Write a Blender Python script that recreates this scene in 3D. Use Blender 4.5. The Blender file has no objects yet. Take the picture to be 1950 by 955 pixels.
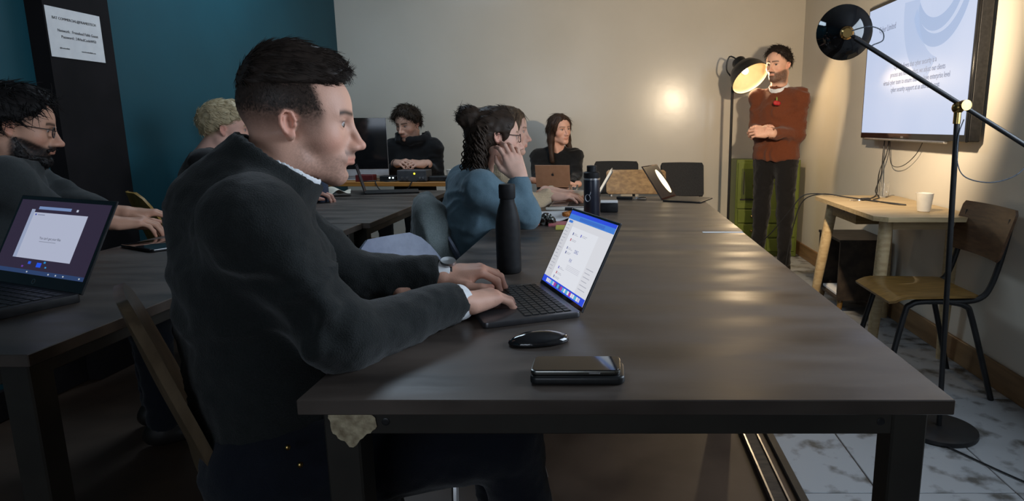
import bpy, bmesh, math, random
import numpy as np
from mathutils import Vector, Matrix

# ------------------------------------------------------------------ camera, light, exposure
SC = bpy.context.scene
COL = SC.collection
PITCH = math.radians(10.85); FOC = 1237.0; PPX = 1160.0; PPY = 477.5; CAMZ = 1.15
cam_d = bpy.data.cameras.new('camera')
cam_d.sensor_width = 36.0
cam_d.lens = FOC * 36.0 / 1950.0
cam_d.shift_x = -(PPX - 975.0) / 1950.0
cam_d.clip_start = 0.02
cam = bpy.data.objects.new('camera', cam_d); COL.objects.link(cam)
cam.location = (0, 0, CAMZ); cam.rotation_euler = (math.pi / 2 - PITCH, 0, 0)
SC.camera = cam
SC.view_settings.view_transform = 'Standard'
SC.view_settings.look = 'None'
SC.view_settings.gamma = 1.0
SC.view_settings.use_curve_mapping = False
SC.view_settings.exposure = 0.0
wd = bpy.data.worlds.new('World'); SC.world = wd; wd.use_nodes = True
wd.node_tree.nodes['Background'].inputs[0].default_value = (0.5, 0.6, 0.75, 1)
wd.node_tree.nodes['Background'].inputs[1].default_value = 0.05
TV_POWER = 0.95; LAMP1_W = 185.0; LAMP2_W = 20.0; RIGHT_FILL_W = 46.0; REAR_FILL_W = 16.0; CEILING_FILL_W = 25.0

def area(name, loc, rot, sx, sy, watts, col):
    l = bpy.data.lights.new(name, 'AREA'); l.shape = 'RECTANGLE'; l.size = sx; l.size_y = sy
    l.energy = watts; l.color = col
    o = bpy.data.objects.new(name, l); COL.objects.link(o); o.location = loc; o.rotation_euler = rot
    return o
# cool fill from two added, unseen windows: right wall and behind the camera
area('daylight', (1.70, 1.60, 1.72), (0, math.radians(90), 0), 1.1, 1.3, RIGHT_FILL_W, (0.72, 0.85, 1.0))
area('daylight_rear', (-1.1, -2.27, 1.7), (math.radians(90), 0, 0), 1.8, 1.1, REAR_FILL_W, (0.80, 0.89, 1.0))
# cool fill from an added ceiling panel, out of view above the teal-wall tables
area('ceiling_panel_light', (-1.55, 4.1, 2.84), (0, 0, 0), 0.9, 0.9, CEILING_FILL_W, (0.66, 0.83, 1.0))

# ------------------------------------------------------------------ helpers
def at(u, v, y):
    a = (u - PPX) / FOC; b = -(v - PPY) / FOC
    r = (a, math.cos(PITCH) + b * math.sin(PITCH), -math.sin(PITCH) + b * math.cos(PITCH))
    t = y / r[1]
    return Vector((r[0] * t, y, CAMZ + r[2] * t))

def srgb(r, g=None, b=None):
    if g is None:
        r, g, b = [int(r[i:i + 2], 16) for i in (0, 2, 4)]
    def f(c):
        c /= 255.0
        return c / 12.92 if c <= 0.04045 else ((c + 0.055) / 1.055) ** 2.4
    return (f(r), f(g), f(b))

MATS = {}
def mat(name, col=(0.5, 0.5, 0.5), rough=0.5, metal=0.0, col2=None, scale=8.0, contrast=0.3, stretch=None, bump=0.0, bscale=60.0,
        rough2=None, mid=0.5, coat=0.0, emit=0.0, ecol=None, attr=False, spec=0.5, sheen=0.0, alpha=1.0, trans=0.0, ior=1.45, detail=4.0):
    if name in MATS: return MATS[name]
    m = bpy.data.materials.new(name); m.use_nodes = True
    nt = m.node_tree; N = nt.nodes; L = nt.links
    p = N['Principled BSDF']
    p.inputs['Base Color'].default_value = (*col, 1); p.inputs['Roughness'].default_value = rough
    p.inputs['Metallic'].default_value = metal; p.inputs['Specular IOR Level'].default_value = spec
    p.inputs['Coat Weight'].default_value = coat; p.inputs['Sheen Weight'].default_value = sheen
    p.inputs['Transmission Weight'].default_value = trans; p.inputs['IOR'].default_value = ior; p.inputs['Alpha'].default_value = alpha
    if emit:
        p.inputs['Emission Color'].default_value = (*(ecol or col), 1); p.inputs['Emission Strength'].default_value = emit
    tc = N.new('ShaderNodeTexCoord'); mp = N.new('ShaderNodeMapping'); L.new(tc.outputs['Object'], mp.inputs['Vector'])
    if stretch: mp.inputs['Scale'].default_value = stretch
    base = None
    if attr:
        a = N.new('ShaderNodeAttribute'); a.attribute_name = 'Col'; base = a.outputs['Color']
    if col2 is not None:
        nz = N.new('ShaderNodeTexNoise'); nz.inputs['Scale'].default_value = scale; nz.inputs['Detail'].default_value = detail
        L.new(mp.outputs[0], nz.inputs['Vector'])
        rp = N.new('ShaderNodeValToRGB'); rp.color_ramp.elements[0].position = mid - contrast / 2; rp.color_ramp.elements[1].position = mid + contrast / 2
        L.new(nz.outputs['Fac'], rp.inputs['Fac'])
        rp.color_ramp.elements[0].color = (*col, 1); rp.color_ramp.elements[1].color = (*col2, 1)
        if base is not None:
            mx = N.new('ShaderNodeMix'); mx.data_type = 'RGBA'; mx.blend_type = 'MULTIPLY'; mx.inputs['Factor'].default_value = 1.0
            L.new(base, mx.inputs['A']); L.new(rp.outputs['Color'], mx.inputs['B']); base = mx.outputs['Result']
        else: base = rp.outputs['Color']
        if rough2 is not None:
            mr = N.new('ShaderNodeMapRange'); mr.inputs['From Min'].default_value = 0.3; mr.inputs['From Max'].default_value = 0.7
            mr.inputs['To Min'].default_value = rough; mr.inputs['To Max'].default_value = rough2
            L.new(nz.outputs['Fac'], mr.inputs['Value']); L.new(mr.outputs[0], p.inputs['Roughness'])
    if base is not None: L.new(base, p.inputs['Base Color'])
    if bump:
        nb = N.new('ShaderNodeTexNoise'); nb.inputs['Scale'].default_value = bscale; nb.inputs['Detail'].default_value = 5
        L.new(mp.outputs[0], nb.inputs['Vector'])
        bp = N.new('ShaderNodeBump'); bp.inputs['Strength'].default_value = bump; bp.inputs['Distance'].default_value = 0.01
        L.new(nb.outputs['Fac'], bp.inputs['Height']); L.new(bp.outputs[0], p.inputs['Normal'])
    MATS[name] = m
    return m

def mesh_np(name, V, F, C=None):
    V = np.asarray(V, dtype=np.float32); me = bpy.data.meshes.new(name)
    if isinstance(F, np.ndarray):
        n = F.shape[1]; me.vertices.add(len(V)); me.vertices.foreach_set('co', V.ravel())
        me.loops.add(F.size); me.loops.foreach_set('vertex_index', F.astype(np.int32).ravel())
        me.polygons.add(len(F)); me.polygons.foreach_set('loop_start', np.arange(0, F.size, n, dtype=np.int32))
        me.update(calc_edges=True)
    else:
        me.from_pydata([tuple(map(float, v)) for v in V], [], [tuple(f) for f in F]); me.update()
    if C is not None:
        a = me.attributes.new('Col', 'FLOAT_COLOR', 'POINT')
        a.data.foreach_set('color', np.concatenate([C, np.ones((len(C), 1))], 1).astype(np.float32).ravel())
    return me

class MB:
    """collects shapes of ONE piece"""
    def __init__(s): s.v = []; s.f = []
    def raw(s, v, f, M=None):
        o = len(s.v)
        for p in v: s.v.append(tuple(M @ Vector(p)) if M is not None else tuple(p))
        for q in f: s.f.append(tuple(i + o for i in q))
        return s
    def box(s, c, d, M=None):
        x, y, z = [k / 2 for k in d]; cx, cy, cz = c
        v = [(cx + a * x, cy + b * y, cz + e * z) for a in (-1, 1) for b in (-1, 1) for e in (-1, 1)]
        return s.raw(v, [(0, 1, 3, 2), (4, 6, 7, 5), (0, 4, 5, 1), (2, 3, 7, 6), (0, 2, 6, 4), (1, 5, 7, 3)], M)
    def rbox(s, c, d, r=0.004, seg=2, M=None, zr=None):
        """box with rounded edges"""
        bm = bmesh.new(); bmesh.ops.create_cube(bm, size=1.0)
        for v in bm.verts: v.co = Vector((v.co.x * d[0], v.co.y * d[1], v.co.z * d[2]))
        if zr:
            es = [e for e in bm.edges if abs(e.verts[0].co.z - e.verts[1].co.z) > 1e-6]
            bmesh.ops.bevel(bm, geom=es, offset=zr, segments=5, affect='EDGES', profile=0.5)
        if r:
            es = [e for e in bm.edges if e.calc_face_angle(0) > 0.6]
            bmesh.ops.bevel(bm, geom=es, offset=r, segments=seg, affect='EDGES', profile=0.5)
        bm.verts.index_update()
        T = Matrix.Translation(Vector(c))
        if M is not None: T = M @ T
        s.raw([v.co.copy() for v in bm.verts], [tuple(v.index for v in f.verts) for f in bm.faces], T); bm.free()
        return s
    def lathe(s, prof, n=24, M=None, close=False, caps=True):
        v = []; f = []; m = len(prof)
        for i in range(n):
            a = 2 * math.pi * i / n
            for r, z in prof: v.append((r * math.cos(a), r * math.sin(a), z))
        for i in range(n):
            j = (i + 1) % n
            for k in range(m - 1 + (1 if close else 0)):
                k2 = (k + 1) % m
                f.append((i * m + k, j * m + k, j * m + k2, i * m + k2))
        if not close and caps:
            if prof[0][0] > 1e-6: f.append(tuple(i * m for i in reversed(range(n))))
            if prof[-1][0] > 1e-6: f.append(tuple(i * m + m - 1 for i in range(n)))
        return s.raw(v, f, M)
    def tube(s, pts, r, n=8, smooth=0, ry=None, closed=False, up=None):
        pts = [Vector(p) for p in pts]
        rr = r if isinstance(r, (list, tuple)) else [r] * len(pts)
        if smooth: pts, rr = catmull(pts, rr, smooth, closed)
        m = len(pts); v = []; f = []
        t0 = (pts[1] - pts[0]).normalized(); ref = Vector(up) if up is not None else (Vector((0, 0, 1)) if abs(t0.z) < 0.9 else Vector((1, 0, 0)))
        nrm = (ref - t0 * ref.dot(t0)).normalized()
        for i, p in enumerate(pts):
            if closed: t = (pts[(i + 1) % m] - pts[i - 1]).normalized()
            else: t = (pts[min(i + 1, m - 1)] - pts[max(i - 1, 0)]).normalized()
            q = nrm - t * nrm.dot(t)
            if q.length > 1e-6: nrm = q.normalized()
            b = t.cross(nrm)
            for k in range(n):
                a = 2 * math.pi * k / n + math.pi / n
                v.append(tuple(p + nrm * (math.cos(a) * (ry if ry else rr[i])) + b * (math.sin(a) * rr[i])))
        for i in range(m if closed else m - 1):
            i2 = (i + 1) % m
            for k in range(n):
                k2 = (k + 1) % n
                f.append((i * n + k, i * n + k2, i2 * n + k2, i2 * n + k))
        if not closed:
            f.append(tuple(reversed(range(n)))); f.append(tuple((m - 1) * n + k for k in range(n)))
        return s.raw(v, f)
    def ball(s, c, r, M=None, n=12):
        r = r if isinstance(r, (tuple, list)) else (r, r, r)
        prof = [(math.sin(math.pi * i / n), -math.cos(math.pi * i / n)) for i in range(n + 1)]
        prof[0] = (0, -1); prof[-1] = (0, 1)
        T = Matrix.Translation(Vector(c)) @ Matrix.Diagonal((r[0], r[1], r[2], 1))
        return s.lathe(prof, n * 2, (M @ T) if M is not None else T)
    def prism(s, poly, z0, z1, M=None):
        n = len(poly)
        v = [(x, y, z0) for x, y in poly] + [(x, y, z1) for x, y in poly]
        f = [tuple(reversed(range(n))), tuple(range(n, 2 * n))] + [(i, (i + 1) % n, (i + 1) % n + n, i + n) for i in range(n)]
        return s.raw(v, f, M)
    def mesh(s, name='m'):
        me = bpy.data.meshes.new(name); me.from_pydata(s.v, [], s.f)
        bm = bmesh.new(); bm.from_mesh(me); bmesh.ops.recalc_face_normals(bm, faces=bm.faces); bm.to_mesh(me); bm.free()
        me.update(); return me

def catmull(pts, rr, k, closed=False):
    P = [Vector(p) for p in pts]; n = len(P); out = []; ro = []
    for i in range(n if closed else n - 1):
        if closed: a, b, c, d = P[i - 1], P[i], P[(i + 1) % n], P[(i + 2) % n]; r0, r1 = rr[i], rr[(i + 1) % n]
        else: a, b, c, d = P[max(i - 1, 0)], P[i], P[i + 1], P[min(i + 2, n - 1)]; r0, r1 = rr[i], rr[i + 1]
        for j in range(k):
            t = j / k
            out.append(0.5 * ((2 * b) + (c - a) * t + (2 * a - 5 * b + 4 * c - d) * t * t + (3 * b - a - 3 * c + d) * t ** 3)); ro.append(r0 + (r1 - r0) * t)
    if not closed: out.append(P[-1]); ro.append(rr[-1])
    return out, ro

def obj(name, me, m, parent=None, loc=None, rot=None, smooth=35, label=None):
    if isinstance(me, MB): me = me.mesh(name)
    if len(me.materials) == 0 and m is not None: me.materials.append(m)
    if smooth and not me.get('sm'):
        me.polygons.foreach_set('use_smooth', [True] * len(me.polygons))
        if smooth < 180: me.set_sharp_from_angle(angle=math.radians(smooth))
        me['sm'] = 1
    o = bpy.data.objects.new(name, me); COL.objects.link(o)
    if parent is not None: o.parent = parent
    if loc is not None: o.location = loc
    if rot is not None: o.rotation_euler = rot
    if label: o['label'] = label
    return o

def tag(o, label, cat, group=None, kind=None):
    if label: o['label'] = label
    if cat: o['category'] = cat
    if group: o['group'] = group
    if kind: o['kind'] = kind
    return o
def thing(name, label, cat, loc=(0, 0, 0), rz=0.0, group=None):
    o = bpy.data.objects.new(name, None); o.empty_display_size = 0.1; COL.objects.link(o)
    o.location = loc; o.rotation_euler = (0, 0, rz)
    return tag(o, label, cat, group)
def struct(name, me, m, parent=None, **k):
    o = obj(name, me, m, parent, **k); o['kind'] = 'structure'; return o
def copy_tree(o, parent=None):
    c = o.copy(); COL.objects.link(c); c.parent = parent
    for ch in list(o.children): copy_tree(ch, c)
    return c
def text(name, body, size, m, parent, M, align='LEFT', ext=0.0003, xs=1.0):
    cu = bpy.data.curves.new(name, 'FONT'); cu.body = body; cu.size = size; cu.align_x = align; cu.extrude = ext; cu.resolution_u = 2
    cu.materials.append(m)
    fo = bpy.data.objects.new('tmp', cu); me = bpy.data.meshes.new_from_object(fo); me.name = name
    bpy.data.objects.remove(fo); bpy.data.curves.remove(cu)
    if len(me.materials) == 0: me.materials.append(m)
    o = bpy.data.objects.new(name, me); COL.objects.link(o); o.parent = parent
    o.matrix_local = M @ Matrix.Diagonal((xs, 1, 1, 1))
    return o
def RX(a): return Matrix.Rotation(a, 4, 'X')
def RY(a): return Matrix.Rotation(a, 4, 'Y')
def RZ(a): return Matrix.Rotation(a, 4, 'Z')
def TR(*p): return Matrix.Translation(Vector(p if len(p) == 3 else p[0]))
rad = math.radians

# ------------------------------------------------------------------ smooth implicit surfaces for bodies, cloth and hair
def npv(p): return np.array(p, dtype=np.float32)
class Field:
    def __init__(s, lo, hi, h):
        s.h = h; s.lo = npv(lo); s.ax = [np.arange(lo[i], hi[i] + h, h, dtype=np.float32) for i in range(3)]
        s.D = np.full([len(a) for a in s.ax], 1.0, dtype=np.float32)
    def _put(s, fn, lo, hi, k, op):
        m = k + 3 * s.h; sl = []
        for i in range(3):
            a = int(np.searchsorted(s.ax[i], lo[i] - m)); b = int(np.searchsorted(s.ax[i], hi[i] + m))
            if a >= b: return
            sl.append(slice(a, b))
        X = s.ax[0][sl[0]][:, None, None]; Y = s.ax[1][sl[1]][None, :, None]; Z = s.ax[2][sl[2]][None, None, :]
        d = fn(X, Y, Z); D = s.D[tuple(sl)]
        if op == 's':
            d = -d; h = np.clip(0.5 - 0.5 * (D - d) / k, 0, 1); s.D[tuple(sl)] = D * (1 - h) + d * h + k * h * (1 - h)
        else:
            h = np.clip(0.5 + 0.5 * (D - d) / k, 0, 1); s.D[tuple(sl)] = D * (1 - h) + d * h - k * h * (1 - h)
    def cone(s, a, b, ra, rb, k=0.02, op='u', n=None, sc=1.0):
        a = npv(a); b = npv(b); ab = b - a; L2 = float(ab @ ab) + 1e-12
        if n is not None: n = npv(n); n = n / np.linalg.norm(n)
        def fn(X, Y, Z):
            px, py, pz = X - a[0], Y - a[1], Z - a[2]
            t = np.clip((px * ab[0] + py * ab[1] + pz * ab[2]) / L2, 0, 1)
            qx, qy, qz = px - t * ab[0], py - t * ab[1], pz - t * ab[2]
            d2 = qx * qx + qy * qy + qz * qz
            if n is not None:
                qn = qx * n[0] + qy * n[1] + qz * n[2]; d2 = d2 - qn * qn * (1 - 1 / (sc * sc))
            return np.sqrt(np.maximum(d2, 0)) - (ra + (rb - ra) * t)
        r = max(ra, rb) * (max(sc, 1) if n is not None else 1)
        s._put(fn, np.minimum(a, b) - r, np.maximum(a, b) + r, k, op)
    def ell(s, c, r, k=0.02, op='u', R=None):
        c = npv(c); r = npv(r) if not np.isscalar(r) else npv((r, r, r))
        Rm = np.array(R.to_3x3() if isinstance(R, Matrix) else R, dtype=np.float32).T if R is not None else None
        def fn(X, Y, Z):
            x, y, z = X - c[0], Y - c[1], Z - c[2]
            if Rm is not None:
                x, y, z = (Rm[0, 0] * x + Rm[0, 1] * y + Rm[0, 2] * z, Rm[1, 0] * x + Rm[1, 1] * y + Rm[1, 2] * z, Rm[2, 0] * x + Rm[2, 1] * y + Rm[2, 2] * z)
            k0 = np.sqrt((x / r[0]) ** 2 + (y / r[1]) ** 2 + (z / r[2]) ** 2)
            k1 = np.sqrt((x / r[0] ** 2) ** 2 + (y / r[1] ** 2) ** 2 + (z / r[2] ** 2) ** 2)
            return k0 * (k0 - 1) / (k1 + 1e-9)
        m = float(r.max()) if Rm is not None else r
        s._put(fn, c - m, c + m, k, op)
    def box(s, c, hd, rr, k=0.02, op='u', R=None):
        c = npv(c); hd = npv(hd) - rr
        Rm = np.array(R.to_3x3(), dtype=np.float32).T if R is not None else np.eye(3, dtype=np.float32)
        def fn(X, Y, Z):
            x, y, z = X - c[0], Y - c[1], Z - c[2]
            q = [np.abs(Rm[i, 0] * x + Rm[i, 1] * y + Rm[i, 2] * z) - hd[i] for i in range(3)]
            return np.sqrt(sum(np.maximum(e, 0) ** 2 for e in q)) + np.minimum(np.maximum(np.maximum(q[0], q[1]), q[2]), 0) - rr
        m = float(np.linalg.norm(hd)) + rr
        s._put(fn, c - m, c + m, k, op)
    def cut(s, p, n, k=0.004):
        """remove everything on the +n side of the plane through p"""
        n = npv(n) / np.linalg.norm(n); p = npv(p)
        d = (s.ax[0][:, None, None] - p[0]) * n[0] + (s.ax[1][None, :, None] - p[1]) * n[1] + (s.ax[2][None, None, :] - p[2]) * n[2]
        h = np.clip(0.5 - 0.5 * (s.D - d) / k, 0, 1); s.D = (s.D * (1 - h) + d * h + k * h * (1 - h)).astype(np.float32)
    def nets(s):
        D = s.D.copy()
        D[0] = D[-1] = 1; D[:, 0] = D[:, -1] = 1; D[:, :, 0] = D[:, :, -1] = 1
        S = D < 0; nx, ny, nz = D.shape
        cnt = np.zeros((nx - 1, ny - 1, nz - 1), np.int8); cr = [(i, j, k) for i in (0, 1) for j in (0, 1) for k in (0, 1)]
        for i, j, k in cr: cnt += S[i:nx - 1 + i, j:ny - 1 + j, k:nz - 1 + k]
        act = (cnt > 0) & (cnt < 8); I = np.argwhere(act)
        if len(I) == 0: return np.zeros((0, 3), np.float32), np.zeros((0, 4), np.int32)
        idx = np.full(act.shape, -1, np.int32); idx[act] = np.arange(len(I))
        val = [D[I[:, 0] + i, I[:, 1] + j, I[:, 2] + k] for i, j, k in cr]
        acc = np.zeros((len(I), 3), np.float32); num = np.zeros(len(I), np.float32)
        for a in range(8):
            for b in range(a + 1, 8):
                df = np.array(cr[b]) - np.array(cr[a])
                if np.abs(df).sum() != 1: continue
                va, vb = val[a], val[b]; m = (va < 0) != (vb < 0)
                t = np.where(m, va / np.where(m, va - vb, 1), 0)
                acc += (np.array(cr[a], np.float32) + t[:, None] * df) * m[:, None]; num += m
        V = s.lo + (I + acc / num[:, None]) * s.h
        Fs = []
        for ax in range(3):
            sh = [slice(1, -1)] * 3; A = S[tuple(slice(0, -1) if i == ax else slice(1, -1) for i in range(3))]; B = S[tuple(slice(1, None) if i == ax else slice(1, -1) for i in range(3))]
            for flip, m in ((0, A & ~B), (1, ~A & B)):
                E = np.argwhere(m)
                if len(E) == 0: continue
                o = [i for i in range(3) if i != ax]; E = E.copy(); E[:, o[0]] += 1; E[:, o[1]] += 1
                q = []
                for da, db in ((-1, -1), (0, -1), (0, 0), (-1, 0)):
                    e = E.copy(); e[:, o[0]] += da; e[:, o[1]] += db; q.append(idx[e[:, 0], e[:, 1], e[:, 2]])
                q = np.stack(q, 1)
                if (ax == 1) != bool(flip): q = q[:, ::-1]
                Fs.append(q)
        F = np.concatenate(Fs)
        return V.astype(np.float32), F[(F >= 0).all(1)]

_rng = np.random.RandomState(7); _LAT = _rng.rand(32, 32, 32).astype(np.float32)
def noise3(P):
    P = np.asarray(P, np.float32); i = np.floor(P).astype(int); f = P - i; f = f * f * (3 - 2 * f)
    r = 0
    for a in (0, 1):
        for b in (0, 1):
            for c in (0, 1):
                w = (f[:, 0] if a else 1 - f[:, 0]) * (f[:, 1] if b else 1 - f[:, 1]) * (f[:, 2] if c else 1 - f[:, 2])
                r = r + w * _LAT[(i[:, 0] + a) % 32, (i[:, 1] + b) % 32, (i[:, 2] + c) % 32]
    return r * 2 - 1
def vnormals(V, F):
    n = np.cross(V[F[:, 2]] - V[F[:, 0]], V[F[:, 3]] - V[F[:, 1]]); N = np.zeros_like(V)
    for k in range(4): np.add.at(N, F[:, k], n)
    return N / (np.linalg.norm(N, axis=1, keepdims=True) + 1e-12)
def relax(V, F, it=2, w=0.5):
    for _ in range(it):
        A = np.zeros_like(V); c = np.zeros(len(V), np.float32)
        for k in range(4):
            np.add.at(A, F[:, k], V[F[:, (k + 1) % 4]]); np.add.at(c, F[:, k], 1)
            np.add.at(A, F[:, (k + 1) % 4], V[F[:, k]]); np.add.at(c, F[:, (k + 1) % 4], 1)
        V = V * (1 - w) + w * A / np.maximum(c, 1)[:, None]
    return V.astype(np.float32)
def xf(V, M): 
    M = np.array(M, dtype=np.float64); return (V @ M[:3, :3].T + M[:3, 3]).astype(np.float32)
def join(parts):
    Vs, Fs, Cs = [], [], []; o = 0
    for V, F, C in parts:
        Vs.append(V); Fs.append(F + o); Cs.append(C); o += len(V)
    return np.concatenate(Vs), np.concatenate(Fs), np.concatenate(Cs)
def mixc(C, col, w): return C * (1 - w[:, None]) + np.array(col, np.float32) * w[:, None]
def sstep(a, b, x):
    t = np.clip((x - a) / (b - a), 0, 1); return t * t * (3 - 2 * t)

# ------------------------------------------------------------------ people
SKIN = np.array(srgb(214, 170, 148), np.float32)
def sphere_q(c, r, n=14):
    V = []; F = []
    for i in range(n + 1):
        t = math.pi * i / n
        for j in range(2 * n):
            a = math.pi * j / n; V.append((c[0] + r * math.cos(t), c[1] + r * math.sin(t) * math.cos(a), c[2] + r * math.sin(t) * math.sin(a)))
    for i in range(n):
        for j in range(2 * n):
            F.append((i * 2 * n + j, i * 2 * n + (j + 1) % (2 * n), (i + 1) * 2 * n + (j + 1) % (2 * n), (i + 1) * 2 * n + j))
    return np.array(V, np.float32), np.array(F, np.int32)[:, ::-1]

def head_mesh(st, nb, h=0.004):
    """head and neck in head space (x forward, y left, z up, eyes at z = 0); nb = foot of the neck"""
    fem = st.get('fem', 0); jw = st.get('jaw', 1.0) * (0.9 if fem else 1.0); ch = st.get('chin', 0.0); ns = st.get('nose', 1.0) * (0.88 if fem else 1.0)
    nb = npv(nb)
    F = Field((min(-0.16, nb[0] - 0.09), -0.12, min(-0.2, nb[2] - 0.05)), (0.15, 0.12, 0.15), h)
    F.ell((-0.012, 0, 0.034), (0.099, 0.077, 0.086), 0.01)
    F.ell((0.028, 0, 0.028), (0.066, 0.067, 0.07), 0.03)
    F.ell((0.03, 0, -0.035), (0.058, 0.060, 0.076), 0.03)
    for s in (-1, 1):
        F.cone((-0.008, s * 0.052 * jw, -0.055), (0.002, s * 0.05 * jw, -0.078), 0.017, 0.017, 0.025)
        F.cone((0.002, s * 0.05 * jw, -0.078), (0.066 + ch, s * 0.013, -0.106), 0.017, 0.015, 0.022)
        F.ell((0.047, s * 0.045, -0.03), (0.026, 0.02, 0.02), 0.025)
    F.ell((0.058, 0, -0.078), (0.032, 0.036, 0.03), 0.02)
    F.ell((0.073 + ch, 0, -0.105), (0.019, 0.021, 0.017), 0.02)
    for s in (-1, 1):
        F.cone((0.084, s * 0.010, 0.017), (0.067, s * 0.046, 0.020), 0.008 if fem else 0.0105, 0.007, 0.012)
        F.ell((0.096, s * 0.032, -0.001), (0.019, 0.019, 0.012), 0.012, 's')
        F.ell((0.0735, s * 0.0315, 0.0), (0.0140, 0.0165, 0.0125), 0.003)
        F.ell((0.0885, s * 0.0335, -0.001), (0.0125, 0.0155, 0.0052 * st.get('open', 1.0)), 0.002, 's')
    # nose
    F.cone((0.088, 0, 0.012), (0.108 + 0.006 * ns, 0, -0.038), 0.0075, 0.0095 * ns, 0.012)
    F.ell((0.110 + 0.006 * ns, 0, -0.042), (0.012 * ns, 0.012 * ns, 0.0105 * ns), 0.008)
    F.ell((0.084, 0, -0.045), (0.024, 0.017, 0.016), 0.012)
    for s in (-1, 1):
        F.ell((0.1, s * 0.0125 * ns, -0.046), (0.0125, 0.008, 0.008), 0.006)
        F.ell((0.107, s * 0.0068, -0.0555), (0.005, 0.0035, 0.0035), 0.002, 's')
    # mouth
    F.ell((0.074, 0, -0.066), (0.024, 0.028, 0.016), 0.014)
    for s in (-1, 1):
        F.cone((0.0985, s * 0.003, -0.0665), (0.085, s * 0.024, -0.0725), 0.0052, 0.003, 0.006)
        F.cone((0.0965, 0, -0.0785), (0.085, s * 0.022, -0.0738), 0.0062, 0.003, 0.006)
        F.cone((0.106, 0, -0.0722), (0.091, s * 0.024, -0.0733), 0.0012, 0.0010, 0.003, 's')
    F.ell((0.104 + ch, 0, -0.0905), (0.012, 0.022, 0.0055), 0.012, 's')
    # ears
    for s in (-1, 1):
        R = RZ(s * rad(-22)) @ RY(rad(-10)); ES = 0.80
        c = Vector((-0.014, s * 0.0765, -0.006))
        e = lambda p: c + R @ Vector((p[0] * ES, s * p[1], p[2] * ES))
        F.ell(c, (0.0185 * ES, 0.0065, 0.031 * ES), 0.004, 'u', R)
        F.ell(e((0.003, 0.008, 0.000)), (0.0110 * ES, 0.0085, 0.019 * ES), 0.003, 's', R)
        rim = [(0.016, 0.006, 0.006), (0.010, 0.007, 0.026), (-0.004, 0.008, 0.031), (-0.016, 0.008, 0.018), (-0.0175, 0.007, 0.0), (-0.012, 0.005, -0.016), (0.0, 0.003, -0.029)]
        for a, b in zip(rim, rim[1:]): F.cone(e(a), e(b), 0.0032, 0.0032, 0.002)
        F.cone(e((-0.008, 0.004, 0.014)), e((-0.009, 0.003, -0.012)), 0.0028, 0.0028, 0.002)
        F.ell(e((0.003, 0.002, -0.028)), (0.008, 0.0050, 0.009), 0.004)
        F.ell(e((0.014, 0.004, -0.005)), (0.004, 0.004, 0.005), 0.003)
    # neck
    nr = 0.046 if fem else 0.057
    F.cone((-0.030, 0, -0.055), nb, nr, nr * 1.05, 0.03, n=(0, 1, 0), sc=1.04)
    for s in (-1, 1): F.cone((-0.028, s * 0.055, -0.06), nb + npv((0.05, s * 0.02, -0.01)), 0.014, 0.013, 0.025)
    F.ell(nb * 0.55 + npv((0.022, 0, -0.055)), (0.014, 0.014, 0.02), 0.02)
    V, Q = F.nets(); V = relax(V, Q, 1, 0.35)
    # natural colours of skin, lips, brows, stubble
    x, y, z = V[:, 0], V[:, 1], V[:, 2]; ay = np.abs(y)
    sk = np.array(st.get('skin', SKIN), np.float32)
    C = np.repeat(sk[None], len(V), 0)
    nz = noise3(V * 60); C *= (1 + 0.05 * nz)[:, None]
    red = sk * np.array((1.05, 0.72, 0.68))
    C = mixc(C, red, 0.5 * np.exp(-((x - 0.115) ** 2 + y ** 2 + (z + 0.042) ** 2) / 0.015 ** 2))
    C = mixc(C, red, 0.45 * np.exp(-((x - 0.06) ** 2 + (ay - 0.05) ** 2 + (z + 0.035) ** 2) / 0.022 ** 2))
    ear = sstep(0.030, 0.023, np.sqrt((x + 0.015) ** 2 + (z + 0.006) ** 2)) * sstep(0.072, 0.077, ay)
    C = mixc(C, red, 0.5 * ear)
    lipm = np.exp(-(((z + 0.0725) / 0.0085) ** 4)) * (ay < 0.024) * (x > 0.083)
    C = mixc(C, st.get('lip', sk * np.array((0.86, 0.55, 0.54))), 0.6 * lipm)
    hc = np.array(st.get('hair', (0.02, 0.013, 0.01)), np.float32)
    if st.get('stubble', 0):
        b = sstep(-0.045, -0.075, z + 0.25 * (0.075 - np.clip(x, 0, 0.09)) * 0) * sstep(-0.02, 0.02, x) * (1 - lipm) * sstep(-0.14, -0.115, z)
        b = np.maximum(b, sstep(-0.03, -0.05, z) * np.exp(-((x - 0.02) / 0.03) ** 2) * (ay > 0.04) * sstep(-0.14, -0.115, z))
        C = mixc(C, hc * 0.9 + sk * 0.1, np.clip(st['stubble'] * b * (0.8 + 0.35 * noise3(V * 380)), 0, 1))
        if st.get('beard'):
            zb = -0.028 - 0.42 * np.clip(x - 0.02, 0, 0.06); b2 = sstep(0.0, -0.012, z - zb) * sstep(-0.018, 0.0, x) * (1 - lipm) * sstep(-0.150, -0.125, z)
            C = mixc(C, hc, np.clip(st['beard'] * b2 * (0.95 + 0.2 * noise3(V * 380)), 0, 0.96))
        C = mixc(C, hc, np.clip(st['stubble'] * 1.3 * np.exp(-(((z + 0.0575) / 0.006) ** 2)) * (ay < 0.026) * (x > 0.085), 0, 0.9))
    bz = z - (0.0205 + 0.10 * np.clip(ay - 0.012, 0, 0.03) - 9.0 * np.clip(ay - 0.036, 0, 1) ** 2)
    C = mixc(C, hc, 0.95 * np.exp(-(bz / (0.0052 if not fem else 0.003)) ** 2) * (ay > 0.009) * (ay < 0.053) * (x > 0.045))
    # lash line
    C = mixc(C, np.array((0.03, 0.02, 0.02)), 0.92 * np.exp(-(((x - 0.082) ** 2 + (ay - 0.034) ** 2 * 0.18 + (z - 0.0045) ** 2 * 5) / 0.008 ** 2)))
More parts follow.
